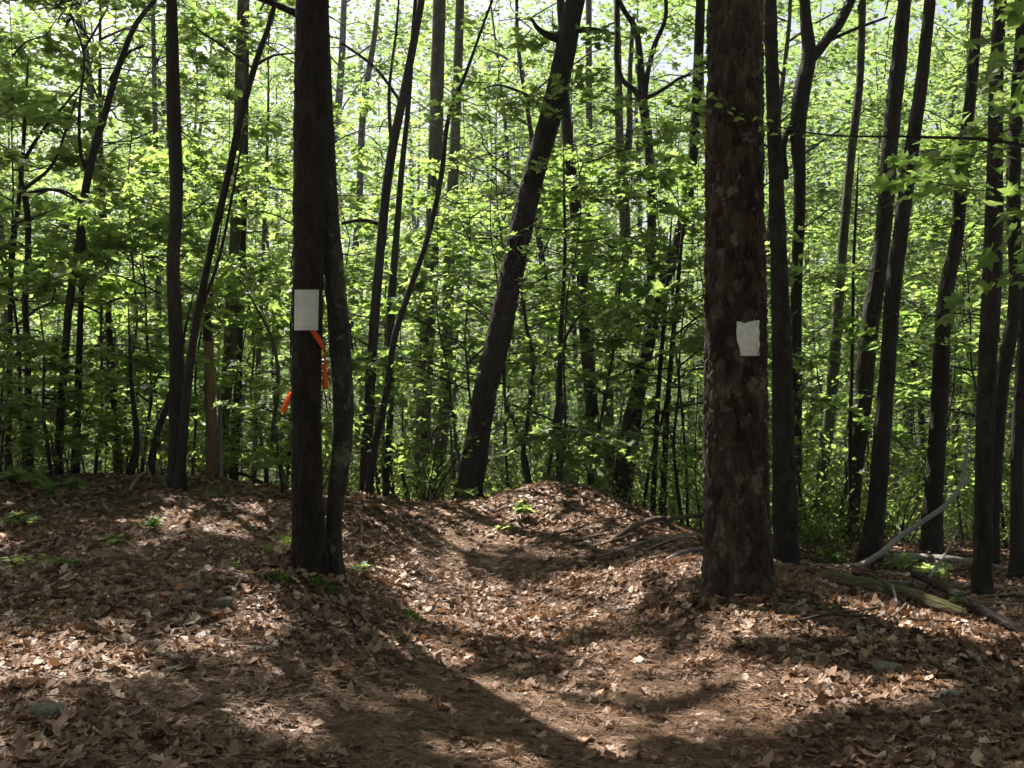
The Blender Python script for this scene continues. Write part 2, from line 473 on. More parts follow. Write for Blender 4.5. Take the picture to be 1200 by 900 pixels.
def plain(name, col, rough, var=.25, sc=30, trans=0, bumpd=0):
    m, n, out = newmat(name)
    tc = n.nodes.new("ShaderNodeTexCoord")
    f = noise(n, tc.outputs["Object"], sc, 5, .65)
    a = tuple(c * (1 - var) for c in col); b = tuple(min(1, c * (1 + var)) for c in col)
    c = ramp(n, f, [(.3, a), (.7, b)])
    p = principled(n, out if not trans else None, c, rough, .3, bump(n, f, bumpd) if bumpd else None)
    if trans:
        tr = n.nodes.new("ShaderNodeBsdfTranslucent"); n.links.new(c, tr.inputs[0])
        mx = n.nodes.new("ShaderNodeMixShader"); mx.inputs[0].default_value = trans
        n.links.new(p.outputs[0], mx.inputs[1]); n.links.new(tr.outputs[0], mx.inputs[2]); n.links.new(mx.outputs[0], out.inputs[0])
    return m
M['marker'] = plain("white marker sheet", (.66, .65, .64), .5, .12, 9)
M['paint'] = plain("white blaze paint", (.74, .73, .69), .6, .10, 40, 0, .004)
M['tape'] = plain("orange flagging tape", (.95, .15, .02), .45, .12, 25, .45)
M['stone'] = plain("lichened stone", (.11, .10, .08), .9, .45, 14, 0, .02)
M['moss'] = plain("moss", (.09, .11, .022), .95, .5, 40, 0, .02)

# ------------------------------------------------------------------ the ground
def axis_coords(lo, hi, flo, fhi, step, growth):
    c = list(np.arange(flo, fhi, step))
    s = step; x = fhi
    while x < hi:
        c.append(x); s *= growth; x += s
    c.append(hi)
    s = step; x = flo - step; left = []
    while x > lo:
        left.append(x); s *= growth; x -= s
    left.append(lo)
    return np.array(left[::-1] + c)
xs = axis_coords(-400, 400, -6.5, 6.5, .05, 1.12)
ys = axis_coords(-25, 620, 2.2, 13, .05, 1.10)
XX, YY = np.meshgrid(xs, ys)
ZZ = H(XX.ravel(), YY.ravel())
nx, ny = len(xs), len(ys)
i = (np.arange(ny - 1)[:, None] * nx + np.arange(nx - 1)[None]).ravel()
mb = MB(); mb.add(np.stack([XX.ravel(), YY.ravel(), ZZ], 1), np.stack([i, i + 1, i + nx + 1, i + nx], 1))
tag(mb.build("ground", [M['floor']]), kind="structure")

PATHC = np.array([(.22, 1.5, .8), (.2, 3, .8), (.17, 4.2, .78), (.1, 5.5, .75), (.05, 6.8, .74), (-.15, 8.0, .6), (-.5, 9.3, .5), (-.85, 10.5, .42), (-1.25, 12.2, .4)])
def path_mesh():
    c = catmull(PATHC, .06)
    rng = np.random.default_rng(2)
    n = len(c); K = 25
    s = np.linspace(-1, 1, K)
    e1 = 1 + .18 * vnoise(np.stack([c[:, 1], c[:, 1] * 0, c[:, 1] * 0], 1), 2.5, 1) + .12 * vnoise(np.stack([c[:, 1], c[:, 1] * 0, c[:, 1] * 0], 1), 7, 2)
    e2 = 1 + .18 * vnoise(np.stack([c[:, 1], c[:, 1] * 0, c[:, 1] * 0], 1), 2.5, 5) + .12 * vnoise(np.stack([c[:, 1], c[:, 1] * 0, c[:, 1] * 0], 1), 7, 6)
    off = np.where(s[None] < 0, s[None] * e1[:, None], s[None] * e2[:, None]) * c[:, 2:3]
    X = c[:, 0:1] + off; Y = np.repeat(c[:, 1:2], K, 1)
    Z = H(X.ravel(), Y.ravel()) + .010 - .012 * (np.abs(np.tile(s, n)) > .99)
    i = (np.arange(n - 1)[:, None] * K + np.arange(K - 1)[None]).ravel()
    mb = MB(); mb.add(np.stack([X.ravel(), Y.ravel(), Z], 1), np.stack([i, i + 1, i + K + 1, i + K], 1))
    tag(mb.build("path", [M['path']]), kind="structure")
path_mesh()
def path_dist(x, y):
    cx = np.interp(y, PATHC[:, 1], PATHC[:, 0]); hw = np.interp(y, PATHC[:, 1], PATHC[:, 2])
    return np.abs(x - cx) / hw

# ------------------------------------------------------------------ growing wood and foliage
def grow(mbw, mbl, rng, axis, h0, h1, nb, Lfn, elev, sub, lpt, lsize, tmpl, tf, droop=.15, jit=.03, tilt=.35, wmat=0, lmat=0, rscale=1.0, seg=5, az0=0, tint_mu=.5, azfn=None, bare=0.0, clump_f=0.0, clump_t=0.0):
    paths, rads, tw, twr, lp, ld, ln_ = [], [], [], [], [], [], []
    s = np.linspace(0, 1, 7)
    for b in range(nb):
        t = (b + rng.uniform(0, 1)) / nb
        h = h0 + (h1 - h0) * t
        p0 = axis(h)
        az = azfn(rng, b) if azfn else az0 + b * 2.399 + rng.normal(0, .4)
        el = rng.normal(elev, .16)
        L = Lfn(t) * rng.uniform(.65, 1.2)
        d = np.array([math.cos(az), math.sin(az), 0]); sd_ = np.array([-d[1], d[0], 0])
        wig = np.cumsum(rng.normal(0, .05, 7)) * L; wig[0] = 0
        wz = np.cumsum(rng.normal(0, .03, 7)) * L; wz[0] = 0
        p = p0 + np.outer(s * L * math.cos(el), d) + np.outer(wig, sd_) + np.outer(math.sin(el) * L * s - droop * L * s**2 + wz, [0, 0, 1])
        r0 = (.0058 * L + .003) * rscale
        paths.append(p); rads.append(r0 * (1 - .85 * s))
        nsub = int(sub * L) + 3
        for k in range(nsub):
            f = rng.uniform(.22, 1.0) if k else 1.0
            j = f * 6; a = int(min(j, 5)); q = p[a] + (p[a + 1] - p[a]) * (j - a)
            dd = unit(p[a + 1] - p[a])
            ang = rng.uniform(.45, 1.15) * (1 if k % 2 else -1) if k else 0
            ca, sa = math.cos(ang), math.sin(ang)
            td = np.array([dd[0] * ca - dd[1] * sa, dd[0] * sa + dd[1] * ca, dd[2] * .7 + rng.normal(.03, .12)])
            l = L * (.18 + .3 * (1 - f)) * rng.uniform(.6, 1.3) + .06
            u = np.linspace(0, 1, 4)
            tp = q + np.outer(u * l, td) + np.outer(u**2, rng.normal(0, .08, 3)) * l + np.outer(u**2 * -.12 * l, [0, 0, 1])
            tw.append(tp); twr.append((.0022 * rscale + .001) * (1 - .7 * u))
            if rng.uniform() < bare: continue
            m = max(2, int(lpt * (l / .3) ** .7 * rng.uniform(.6, 1.4)))
            uu = rng.uniform(.12, 1.05, m)
            lp.append(q + np.outer(uu * l, td) + np.outer(uu**2 * -.12 * l, [0, 0, 1]) + rng.normal(0, jit, (m, 3)))
            base_d = np.repeat(td[None], m, 0)
            a2 = rng.normal(0, 1.0, m)
            ca, sa = np.cos(a2), np.sin(a2)
            ld.append(np.stack([base_d[:, 0] * ca - base_d[:, 1] * sa, base_d[:, 0] * sa + base_d[:, 1] * ca, base_d[:, 2] - rng.uniform(-.05, .45, m)], 1))
            ln_.append(np.stack([rng.normal(0, tilt, m), rng.normal(0, tilt, m), np.ones(m)], 1))
    tubes(mbw, np.array(paths), np.array(rads), seg, wmat)
    tubes(mbw, np.array(tw), np.array(twr), 3, wmat)
    if lp:
        lp = np.concatenate(lp); ld = np.concatenate(ld); ln_ = np.concatenate(ln_)
        if clump_f:
            kp = vnoise(lp, clump_f, 17) + .5 * vnoise(lp, clump_f * 2.3, 18) > clump_t
            lp, ld, ln_ = lp[kp], ld[kp], ln_[kp]
        N = len(lp)
        size = lsize * rng.uniform(.55, 1.25, N)
        clump = .5 + .5 * vnoise(lp, 1.2, 3)
        tint = np.clip(tint_mu + .28 * (clump - .5) + rng.normal(0, .2, N), 0, 1)
        curl = np.stack([rng.normal(-.15, .25, N), rng.normal(-.1, .3, N), rng.normal(0, .2, N)], 1)
        leaves(mbl, lp, ld, ln_, size, tint, tmpl, tf, lmat, curl)
        return N
    return 0

def wig_axis(rng, h, amp, lean=(0, 0)):
    k = np.linspace(0, h, 8)
    wx = np.cumsum(rng.normal(0, amp, 8)); wy = np.cumsum(rng.normal(0, amp, 8)); wx -= wx[0]; wy -= wy[0]
    wx += lean[0] * k; wy += lean[1] * k
    return lambda z: np.array([np.interp(z, k, wx), np.interp(z, k, wy), z])

# crowns to sit on the measured trunks: data shared between trees (origin = where the crown starts)
CROWNS = {}
def make_crowns():
    for i in range(4):
        rng = np.random.default_rng(100 + i)
        mb = MB()
        hgt = 5.5 + i * .6
        n = grow(mb, mb, rng, lambda z: np.array([0, 0, z]), .2, hgt, 16, lambda t: 1.2 + 2.2 * math.sin(math.pi * (.15 + .8 * t)) ** .8, .55, 4.2, 15, .15, DIAM, DIAM_F, .12, .16, .6, 0, 1, 1.3, 5, clump_f=.55, clump_t=-.16)
        CROWNS['oak%d' % i] = (mb.data("crown", [M['twig'], M['oak']]), hgt)
        rng = np.random.default_rng(120 + i); mb = MB()
        grow(mb, mb, rng, lambda z: np.array([0, 0, z]), .2, hgt, 14, lambda t: 1.2 + 2.2 * math.sin(math.pi * (.15 + .8 * t)) ** .8, .55, 2.6, 6, .12, DIAM, DIAM_F, .12, .16, .6, 0, 1, 1.3, 5)
        CROWNS['thin%d' % i] = (mb.data("crown", [M['twig'], M['oak']]), hgt)
    for i in range(2):
        rng = np.random.default_rng(140 + i)
        mb = MB()
        hgt = 5.0
        pin = np.array([(0, 0, 0), (.035, .5, 0), (0, 1, 0), (-.035, .5, .02)])
        grow(mb, mb, rng, lambda z: np.array([0, 0, z]), .1, hgt, 18, lambda t: 2.4 * (1 - .6 * t), .15, 3.0, 22, .16, pin, DIAM_F, .1, .05, 1.2, 0, 1, 2.2, 5)
        CROWNS['pine%d' % i] = (mb.data("crown", [M['twig'], M['needles']]), hgt)
make_crowns()

RNG = np.random.default_rng(7)
def deadtwigs(mb, rng, axis, h0, h1, nb, L, mat=0, azfn=None):
    dummy = MB()
    grow(mb, dummy, rng, axis, h0, h1, nb, lambda t: L, .1, 4, 1, .01, DIAM, DIAM_F, .12, .01, .3, mat, 0, .8, 4, azfn=azfn, bare=1.0)

def tree(name, label, pts, Y=None, mat='dark_bark', seg=14, ds=.2, crown='oak0', ctop=None, cs=1.0, crot=0.0, group=None, cat="tree",
         bump_=.06, plates=None, flare=.25, limbs=(), twigs=None, leanY=0.0, ctrunk=True, cdz=0.6):
    """pts: (px, py, width px) in the photograph from the base up; Y: distance (None: where the base meets the ground)"""
    rng = np.random.default_rng(abs(hash(label)) % 1000 if False else sum(map(ord, label)) % 9973)
    if Y is None:
        Y = hit(pts[0][0], pts[0][1])[1]
    rows = []
    for (px, py, wd) in pts:
        yy = Y + leanY * (pts[0][1] - py) / F * Y
        p = P(px, py, yy)
        rows.append((*p, wd / F * yy / 2))
    rows = np.array(rows)
    gx, gy = rows[0, 0], rows[0, 1]
    g = H1(gx, gy)
    if rows[0, 2] > g + .05:          # carry the trunk on down to the ground
        k = rows[0] - rows[1]
        sl = k[0] / min(k[2], -1e-3)
        dz = rows[0, 2] - g
        nb = np.array([gx - np.clip(sl, -.35, .35) * dz * .6, gy, g, rows[0, 3] * 1.08])
        rows = np.vstack([nb, rows])
        gx, gy = nb[0], nb[1]; g = H1(gx, gy); rows[0, 2] = g
    rows = np.vstack([[rows[0, 0], rows[0, 1], g - .15, rows[0, 3]], rows])
    org = np.array([gx, gy, g])
    # top
    top = rows[-1].copy(); dirv = rows[-1, :3] - rows[-2, :3]; dirv /= np.linalg.norm(dirv)
    cz = top[2] + cdz
    cpos = None
    if crown:
        if crown.startswith('oak') and Y > 16: crown = 'thin' + crown[3:]
        data, hg = CROWNS[crown]
        a = top.copy(); a[:3] += dirv * cdz; a[3] *= .9
        b = a.copy(); b[2] += hg * cs * .5; b[:2] += dirv[:2] * .3; b[3] *= .5
        c = b.copy(); c[2] += hg * cs * .45; c[3] = .012
        cpos = a[:3].copy()
        rows = np.vstack([rows, a, b, c])
    else:
        a = top.copy(); a[:3] += dirv * .5; a[3] *= .3
        rows = np.vstack([rows, a])
    rows[:, :3] -= org
    root = thing(name, label, cat, tuple(org), group)
    mb = MB()
    path, rad = trunk_tube(mb, rows, seg, ds, rng, bump_, plates, flare)
    for lb in limbs:                 # limbs given as (px, py, width px[, dY])
        lr = []
        for q in lb:
            dy = q[3] if len(q) > 3 else 0
            p = P(q[0], q[1], Y + leanY * (pts[0][1] - q[1]) / F * Y + dy)
            lr.append((*(p - org), q[2] / F * Y / 2))
        trunk_tube(mb, np.array(lr), max(6, seg // 3), ds * .6, rng, .05)
    if twigs:
        zz = path[:, 2]
        ax = lambda z: np.array([np.interp(z, zz, path[:, 0]), np.interp(z, zz, path[:, 1]), z])
        deadtwigs(mb, rng, ax, *twigs)
    mb.build("trunk", [M[mat]], root)
    if crown:
        o = link("crown", data, root, tuple(cpos - org)); o["family"] = crown[:-1]
        o.scale = (cs, cs, cs); o.rotation_euler = (0, 0, crot)
    return root, Y

# ------------------------------------------------------------------ the two blazed pines and their neighbours
pineL, YL = tree("pine_tree", "straight dark pine carrying the neat white rectangular marker and orange tape",
    [(363, 674, 40), (361, 590, 36), (359, 480, 34), (361, 340, 36), (364, 150, 40), (366, 0, 39)], None, 'red_bark', 72, .02, 'pine0', cs=.9,
    plates=(.035, .09, .010), bump_=.025, flare=.15, limbs=([(352, 18, 9), (325, 6, 8), (300, -4, 7), (270, -22, 4)],), twigs=(3.6, 4.6, 5, .7))
tree("companion_tree", "slim curved grey trunk leaning out from the foot of the marker pine",
    [(394, 682, 19), (391, 640, 17), (393, 590, 20), (399, 540, 23), (402, 480, 25), (398, 400, 25), (390, 300, 23), (384, 200, 20), (379, 80, 18), (376, 0, 17)], YL + .12, 'grey_bark', 40, .03, 'oak1', cs=.8, crot=1,
    bump_=.07, flare=.2, plates=(.02, .03, .002))
pineR, YR = tree("pine_tree", "massive red-brown pine with plated bark and the chipped white painted blaze",
    [(865, 697, 80), (864, 640, 76), (862, 500, 75), (862, 400, 73), (861, 250, 69), (861, 100, 66), (862, 0, 65)], None, 'pine_bark', 190, .011, 'pine1', cs=1.25,
    plates=(.045, .11, .018), flare=.18, bump_=.02, twigs=(2.2, 4.4, 4, .25))
tree("pine_tree", "black straight trunk standing just right of the massive blazed pine",
    [(921, 664, 30), (919, 560, 27), (917, 450, 24), (914, 340, 21), (909, 200, 17), (904, 50, 15), (903, 0, 14)], None, 'dark_bark', 48, .03, 'pine0', cs=.8, crot=2,
    plates=(.04, .08, .006), flare=.1)
tree("leaning_tree", "thick reddish trunk leaning strongly right beside the leafy mound",
    [(549, 584, 33), (556, 540, 29), (567, 467, 28), (587, 383, 29), (604, 300, 28), (617, 240, 27), (630, 190, 26), (647, 130, 27), (661, 66, 25), (674, 0, 23)], 11.6, 'red_bark', 48, .04, 'oak2', cs=1.0, crot=1,
    plates=(.05, .1, .008), flare=.12, limbs=([(655, 46, 11), (641, 41, 8), (630, 33, 6), (623, 22, 3)], [(668, 38, 7), (690, 34, 5), (720, 40, 3)], [(634, 124, 5), (618, 112, 4), (600, 104, 3), (585, 100, 2), (566, 104, 1)]))

T = []   # (name, label, pts, Y, mat, kwargs)
def t(*a, **k): T.append((a, k))
t("oak_tree", "broad grey trunk, left one of a close pair behind the trail", [(493, 590, 20), (494, 560, 19), (497, 467, 18), (503, 350, 19), (508, 240, 17), (513, 67, 16), (515, 0, 16)], 15.5, 'pale_bark', crown='oak0', cs=.7)
t("oak_tree", "grey trunk, right and thinner one of a close pair behind the trail", [(511, 590, 18), (515, 540, 16), (522, 460, 15), (524, 383, 14), (529, 240, 14), (533, 167, 12), (537, 67, 11), (539, 0, 10)], 16.5, 'pale_bark', crown='oak1', cs=.6)
t("maple_tree", "thin bending trunk rising from the ridge right of the curved grey trunk", [(428, 572, 14), (431, 500, 13), (437, 400, 12), (446, 290, 11), (460, 173, 11), (473, 110, 10), (488, 33, 9), (494, 0, 8)], 11.5, 'dark_bark', crown='oak2', cs=.85, limbs=([(445, 262, 5), (425, 258, 5), (400, 262, 4)], [(459, 180, 5), (456, 110, 4), (465, 30, 3), (468, -10, 2)], [(470, 120, 4), (440, 80, 4), (400, 50, 3)]))
t("maple_sapling", "very thin sapling slanting right across the pair of grey trunks", [(433, 568, 9), (440, 520, 8), (453, 460, 8), (463, 393, 8), (480, 340, 7), (500, 283, 6), (517, 207, 6), (527, 133, 5), (547, 83, 4), (567, 27, 3), (577, 0, 3)], 10.9, 'twig', crown=None, seg=10)
t("maple_sapling", "thin upright stem crossing behind the slanting sapling", [(452, 580, 8), (458, 467, 8), (458, 367, 10), (464, 283, 8), (470, 207, 7), (478, 127, 6), (484, 40, 5)], 12.4, 'twig', crown='oak3', cs=.6)
t("oak_tree", "pale distant trunk in the bright gap right of the marker pine", [(409, 540, 9), (412, 350, 8), (420, 250, 8), (427, 117, 8), (440, 33, 6), (443, 0, 5)], 21, 'pale_bark', crown='oak0', cs=.45)
t("leaning_tree", "dark trunk leaning right from the mound to behind the massive pine", [(724, 586, 19), (728, 560, 18), (737, 500, 18), (748, 457, 17), (760, 400, 16), (777, 335, 16), (796, 275, 13), (809, 210, 12), (816, 120, 12), (821, 0, 11)], 13.0, 'dark_bark', crown='oak1', cs=.95)
t("forked_tree", "dark tree forking into three crooked limbs high above the mound", [(733, 586, 13), (745, 500, 12), (757, 410, 11), (763, 320, 11), (763, 227, 11), (760, 170, 11), (753, 118, 11)], 14.0, 'dark_bark', crown=None, twigs=(4.5, 5.6, 10, 1.2),
  limbs=([(753, 122, 8), (742, 104, 7), (731, 96, 6), (725, 82, 6), (723, 30, 5), (723, -60, 4)], [(753, 120, 8), (750, 67, 8), (743, 30, 7), (730, 10, 6), (722, -10, 5), (716, -70, 4)], [(754, 120, 8), (760, 80, 6), (768, 50, 6), (778, 28, 5), (776, -40, 4)], [(755, 116, 6), (775, 106, 5), (800, 90, 4), (830, 84, 2)]))
t("oak_tree", "sturdy dark trunk rising behind the mound between the two leaning trees", [(697, 590, 18), (696, 540, 16), (694, 483, 15), (687, 400, 15), (683, 333, 14), (677, 267, 14), (667, 183, 14), (663, 133, 12), (660, 60, 10), (657, 0, 9)], 13.6, 'dark_bark', crown='oak3', cs=.85)
t("oak_tree", "greyish trunk bending right just behind the sturdy dark trunk by the mound", [(715, 590, 14), (714, 520, 13), (713, 450, 12), (718, 383, 12), (728, 333, 12), (733, 267, 12), (729, 217, 14), (726, 160, 10), (724, 60, 8)], 15.4, 'pale_bark', crown='oak2', cs=.5, limbs=([(731, 215, 8), (737, 160, 8), (738, 90, 6), (742, 20, 5)],))
t("maple_sapling", "slender straight sapling growing behind the mound top", [(655, 574, 7), (655, 500, 7), (656, 433, 7), (659, 360, 5), (662, 300, 4), (661, 220, 3)], 11.7, 'twig', crown=None, seg=10, limbs=([(656, 430, 3), (668, 385, 3), (684, 365, 2)], [(642, 560, 5), (650, 500, 5), (655, 460, 4)]))
t("maple_sapling", "crooked thin sapling kinked low left of the mound top", [(622, 575, 6), (613, 540, 6), (617, 505, 5), (621, 470, 5), (625, 423, 5), (617, 383, 4), (612, 350, 2)], 11.8, 'twig', crown=None, seg=10)
t("oak_tree", "pale straight far trunk in the sky gap right of the leaning reddish trunk", [(693, 420, 9), (692, 300, 9), (691, 200, 8), (690, 100, 8), (690, 0, 7)], 22, 'pale_bark', crown='oak0', cs=.5)
t("maple_sapling", "thin pole leaning slightly left of the massive pine", [(765, 600, 7), (768, 530, 6), (771, 467, 6), (778, 380, 5), (784, 300, 4)], 12.2, 'twig', crown=None, seg=10)
t("maple_sapling", "thin pole standing beside the massive pine's left edge", [(777, 598, 8), (780, 520, 7), (784, 450, 6), (793, 350, 5), (799, 280, 4)], 12.8, 'twig', crown=None, seg=10)
t("pine_tree", "forked pine with dark needles behind the black straight trunk", [(931, 620, 15), (933, 500, 14), (933, 350, 13), (937, 210, 14), (935, 150, 19), (941, 100, 20), (948, 66, 17), (944, 20, 13), (943, 0, 12)], 12.5, 'dark_bark', crown='pine1', cs=.7, limbs=([(948, 72, 13), (968, 48, 12), (985, 25, 12), (997, 0, 11), (1005, -40, 9)], [(940, 130, 6), (920, 160, 8), (921, 210, 7)], [(965, 50, 5), (1000, 35, 4), (1040, 20, 3)]), twigs=(4.0, 6.0, 12, 1.0))
t("oak_tree", "slim trunk leaning right between the black trunk and the twin thick trunks", [(958, 622, 15), (962, 570, 14), (967, 533, 13), (977, 433, 13), (984, 333, 12), (988, 283, 11), (997, 187, 10), (1007, 100, 9), (1011, 0, 8)], 13.2, 'pale_bark', crown='oak1', cs=.55)
t("oak_tree", "rear of the twin thick trunks leaning right, base lost in shrubs", [(996, 600, 22), (1001, 543, 21), (1010, 483, 21), (1017, 400, 21), (1027, 333, 20), (1034, 283, 18), (1043, 167, 19), (1052, 83, 18), (1060, 0, 15)], 12.6, 'dark_bark', crown='oak2', cs=.65, twigs=(2.5, 5.5, 10, .9))
t("oak_tree", "front of the twin thick trunks leaning right beside the pale arched branch", [(1019, 660, 25), (1027, 593, 21), (1033, 517, 20), (1040, 433, 18), (1048, 327, 18), (1056, 270, 17), (1067, 183, 17), (1077, 117, 15), (1090, 0, 13)], None, 'dark_bark', crown='oak3', cs=.6, crot=2, seg=28, ds=.06, twigs=(1.8, 5.0, 12, .9))
t("oak_tree", "straight dark trunk midway between the twin trunks and the right edge", [(1093, 610, 21), (1097, 533, 20), (1102, 450, 19), (1110, 333, 17), (1120, 287, 15), (1128, 187, 14), (1137, 117, 13), (1146, 0, 12)], 11.5, 'dark_bark', crown='oak0', cs=.6, twigs=(1.5, 5.0, 12, 1.0))
t("oak_tree", "black trunk near the right edge standing on open leaf litter", [(1151, 703, 23), (1152, 640, 20), (1153, 550, 20), (1157, 433, 21), (1163, 317, 22), (1165, 250, 20), (1166, 167, 17), (1169, 60, 15), (1172, 0, 14)], None, 'dark_bark', crown='oak1', cs=.6, seg=32, ds=.05, plates=(.035, .08, .006), twigs=(1.0, 3.6, 14, .7))
t("oak_tree", "dark trunk leaning right behind the black trunk at the right edge", [(1163, 600, 17), (1168, 520, 16), (1174, 450, 16), (1190, 350, 15), (1188, 260, 15), (1188, 187, 16), (1196, 60, 14), (1199, 0, 13)], 10.6, 'dark_bark', crown='oak2', cs=.5, twigs=(1.5, 4.0, 12, .9))
t("oak_tree", "half-cut dark trunk at the very right edge of the view", [(1192, 640, 15), (1193, 500, 14), (1197, 433, 13), (1204, 330, 13), (1210, 200, 12), (1214, 60, 11)], 9.5, 'dark_bark', crown='oak3', cs=.5)
t("maple_sapling", "thin wavy pole between the slim leaning trunk and the twin trunks", [(996, 600, 5), (997, 483, 5), (999, 400, 4), (1000, 317, 4), (1004, 230, 3)], 12.0, 'twig', crown=None, seg=8)
t("oak_tree", "upright dark trunk with leaves across its middle left of the snag", [(207, 592, 21), (207, 540, 19), (208, 467, 18), (205, 367, 16), (203, 300, 15), (206, 250, 15), (203, 110, 16), (201, 0, 12)], 9.4, 'dark_bark', crown='oak0', cs=1.1, crot=1, seg=24, ds=.08)
t("leaning_tree", "slender stem curving right from the foot of the upright dark trunk", [(210, 589, 12), (214, 520, 11), (220, 450, 10), (230, 377, 9), (246, 297, 8), (267, 207, 8), (283, 133, 8), (300, 73, 7), (320, 13, 6), (326, -20, 5)], 9.2, 'twig', crown='oak1', cs=.75, seg=14, ds=.08, limbs=([(232, 372, 5), (246, 335, 4), (257, 300, 4), (272, 230, 3), (286, 150, 2)], [(299, 77, 4), (318, 66, 3), (345, 62, 2)], [(296, 80, 3), (262, 55, 3), (225, 30, 2)]))
t("oak_tree", "pale grey-green straight trunk directly right of the orange-brown snag", [(258, 575, 14), (261, 510, 13), (267, 433, 14), (272, 333, 13), (277, 250, 13), (280, 133, 12), (283, 33, 12), (284, 0, 11)], 13.5, 'pale_bark', crown='oak2', cs=1.15)
t("maple_tree", "darker thin trunk hugging the pale grey-green trunk", [(273, 585, 11), (277, 500, 10), (280, 400, 9), (283, 317, 9), (286, 220, 8), (288, 100, 7)], 14.3, 'dark_bark', crown='oak3', cs=.8)
t("oak_tree", "thin distant trunk left of the upright dark trunk", [(190, 560, 9), (188, 483, 9), (186, 400, 8), (185, 300, 7), (183, 200, 6), (180, 50, 5)], 17, 'pale_bark', crown='oak0', cs=.4)
t("leaning_tree", "slim dark tree bending right at the top, at far left", [(68, 556, 10), (70, 500, 9), (75, 433, 9), (82, 350, 9), (92, 290, 9), (103, 207, 9), (123, 133, 8), (143, 67, 7), (160, 27, 6), (181, 0, 5)], 10.6, 'dark_bark', crown='oak1', cs=.95, limbs=([(103, 205, 4), (97, 190, 4), (93, 133, 4), (97, 57, 3), (84, 20, 2), (76, -20, 2)], [(97, 60, 3), (112, 35, 3), (124, 13, 2)], [(96, 237, 4), (80, 226, 3), (62, 222, 3), (40, 230, 2)], [(128, 95, 4), (150, 62, 4), (170, 52, 2)]))
t("maple_tree", "thin dark trunk right of the slim bending tree at far left", [(88, 560, 9), (90, 500, 9), (92, 433, 8), (94, 380, 7), (96, 317, 6), (99, 240, 5)], 11.2, 'twig', crown=None)
t("maple_tree", "knobbly thin trunk near the left edge with a side branch", [(35, 560, 9), (33, 500, 8), (32, 400, 7), (29, 350, 7), (33, 293, 7), (28, 225, 7), (24, 210, 5), (45, 160, 4), (78, 120, 3)], 11.0, 'dark_bark', crown=None, limbs=([(28, 222, 5), (60, 195, 4), (78, 150, 3), (90, 115, 2)], [(29, 228, 5), (60, 222, 4), (92, 236, 2)]))
t("maple_tree", "twin thin stem left of the knobbly trunk", [(10, 560, 7), (11, 420, 6), (15, 293, 6), (24, 218, 5), (30, 120, 4)], 11.4, 'twig', crown=None)
t("oak_tree", "short brown trunk fading into leaves left of the upright dark trunk", [(139, 560, 10), (137, 533, 10), (133, 480, 9), (130, 433, 9), (126, 350, 7), (121, 240, 6)], 13.5, 'red_bark', crown='oak2', cs=.7)
t("maple_sapling", "low curved stem on the left bank near the pale sticks", [(149, 570, 9), (155, 545, 9), (160, 525, 8), (157, 480, 6), (153, 440, 4), (152, 410, 3)], 10.2, 'twig', crown=None)
t("maple_sapling", "short stem leaning right onto the upright dark trunk", [(176, 560, 9), (183, 513, 8), (200, 463, 7), (214, 400, 4)], 10.4, 'twig', crown=None)
t("oak_tree", "thin far trunk between the pale grey-green trunk and the marker pine", [(296, 575, 7), (298, 543, 7), (300, 480, 6), (303, 417, 6), (307, 330, 5), (312, 200, 4)], 16, 'pale_bark', crown='oak3', cs=.3)
t("vine_stem", "thin S-curved pale stem left of the marker pine", [(334, 565, 5), (320, 515, 5), (326, 450, 4), (320, 400, 4), (303, 365, 3), (290, 343, 2)], 10.2, 'pale_bark', crown=None)
for a, k in T:
    name, label, pts, Y, mat = a
    k.setdefault('seg', 16); k.setdefault('ds', .12)
    tree(name, label, pts, Y, mat, **k)

# dead snag: bark fallen off below, broken top
def snag():
    Y = 10.9
    rows = np.array([(*P(a, b, Y), wd / F * Y / 2) for a, b, wd in [(249, 590, 16), (248, 533, 14), (246, 450, 13), (244, 400, 11), (243, 375, 8), (242, 362, 3)]])
    g = H1(rows[0, 0], rows[0, 1]); org = np.array([rows[0, 0], rows[0, 1], g])
    rows = np.vstack([[rows[0, 0], rows[0, 1], g - .15, rows[0, 3]], rows]); rows[:, :3] -= org
    root = thing("dead_snag", "broken orange-brown dead snag with bare wood, left of the marker pine", "dead tree", tuple(org))
    mb = MB(); trunk_tube(mb, rows, 20, .05, np.random.default_rng(3), .14, None, .1)
    mb.build("trunk", [M['snag_wood']], root)
    mb = MB()
    up = rows[3:].copy(); up[:, 3] *= 1.12; up = up[1:]
    trunk_tube(mb, up, 20, .05, np.random.default_rng(4), .2); mb.build("bark_remnant", [M['dark_bark']], root)
    rows2 = rows[:4].copy(); rows2[:, 0] += .10; rows2[:, 3] *= .35; rows2[:, 2] -= .05
    mb = MB(); trunk_tube(mb, rows2, 10, .05, np.random.default_rng(5), .2); mb.build("splinter", [M['dead_wood']], root)
snag()

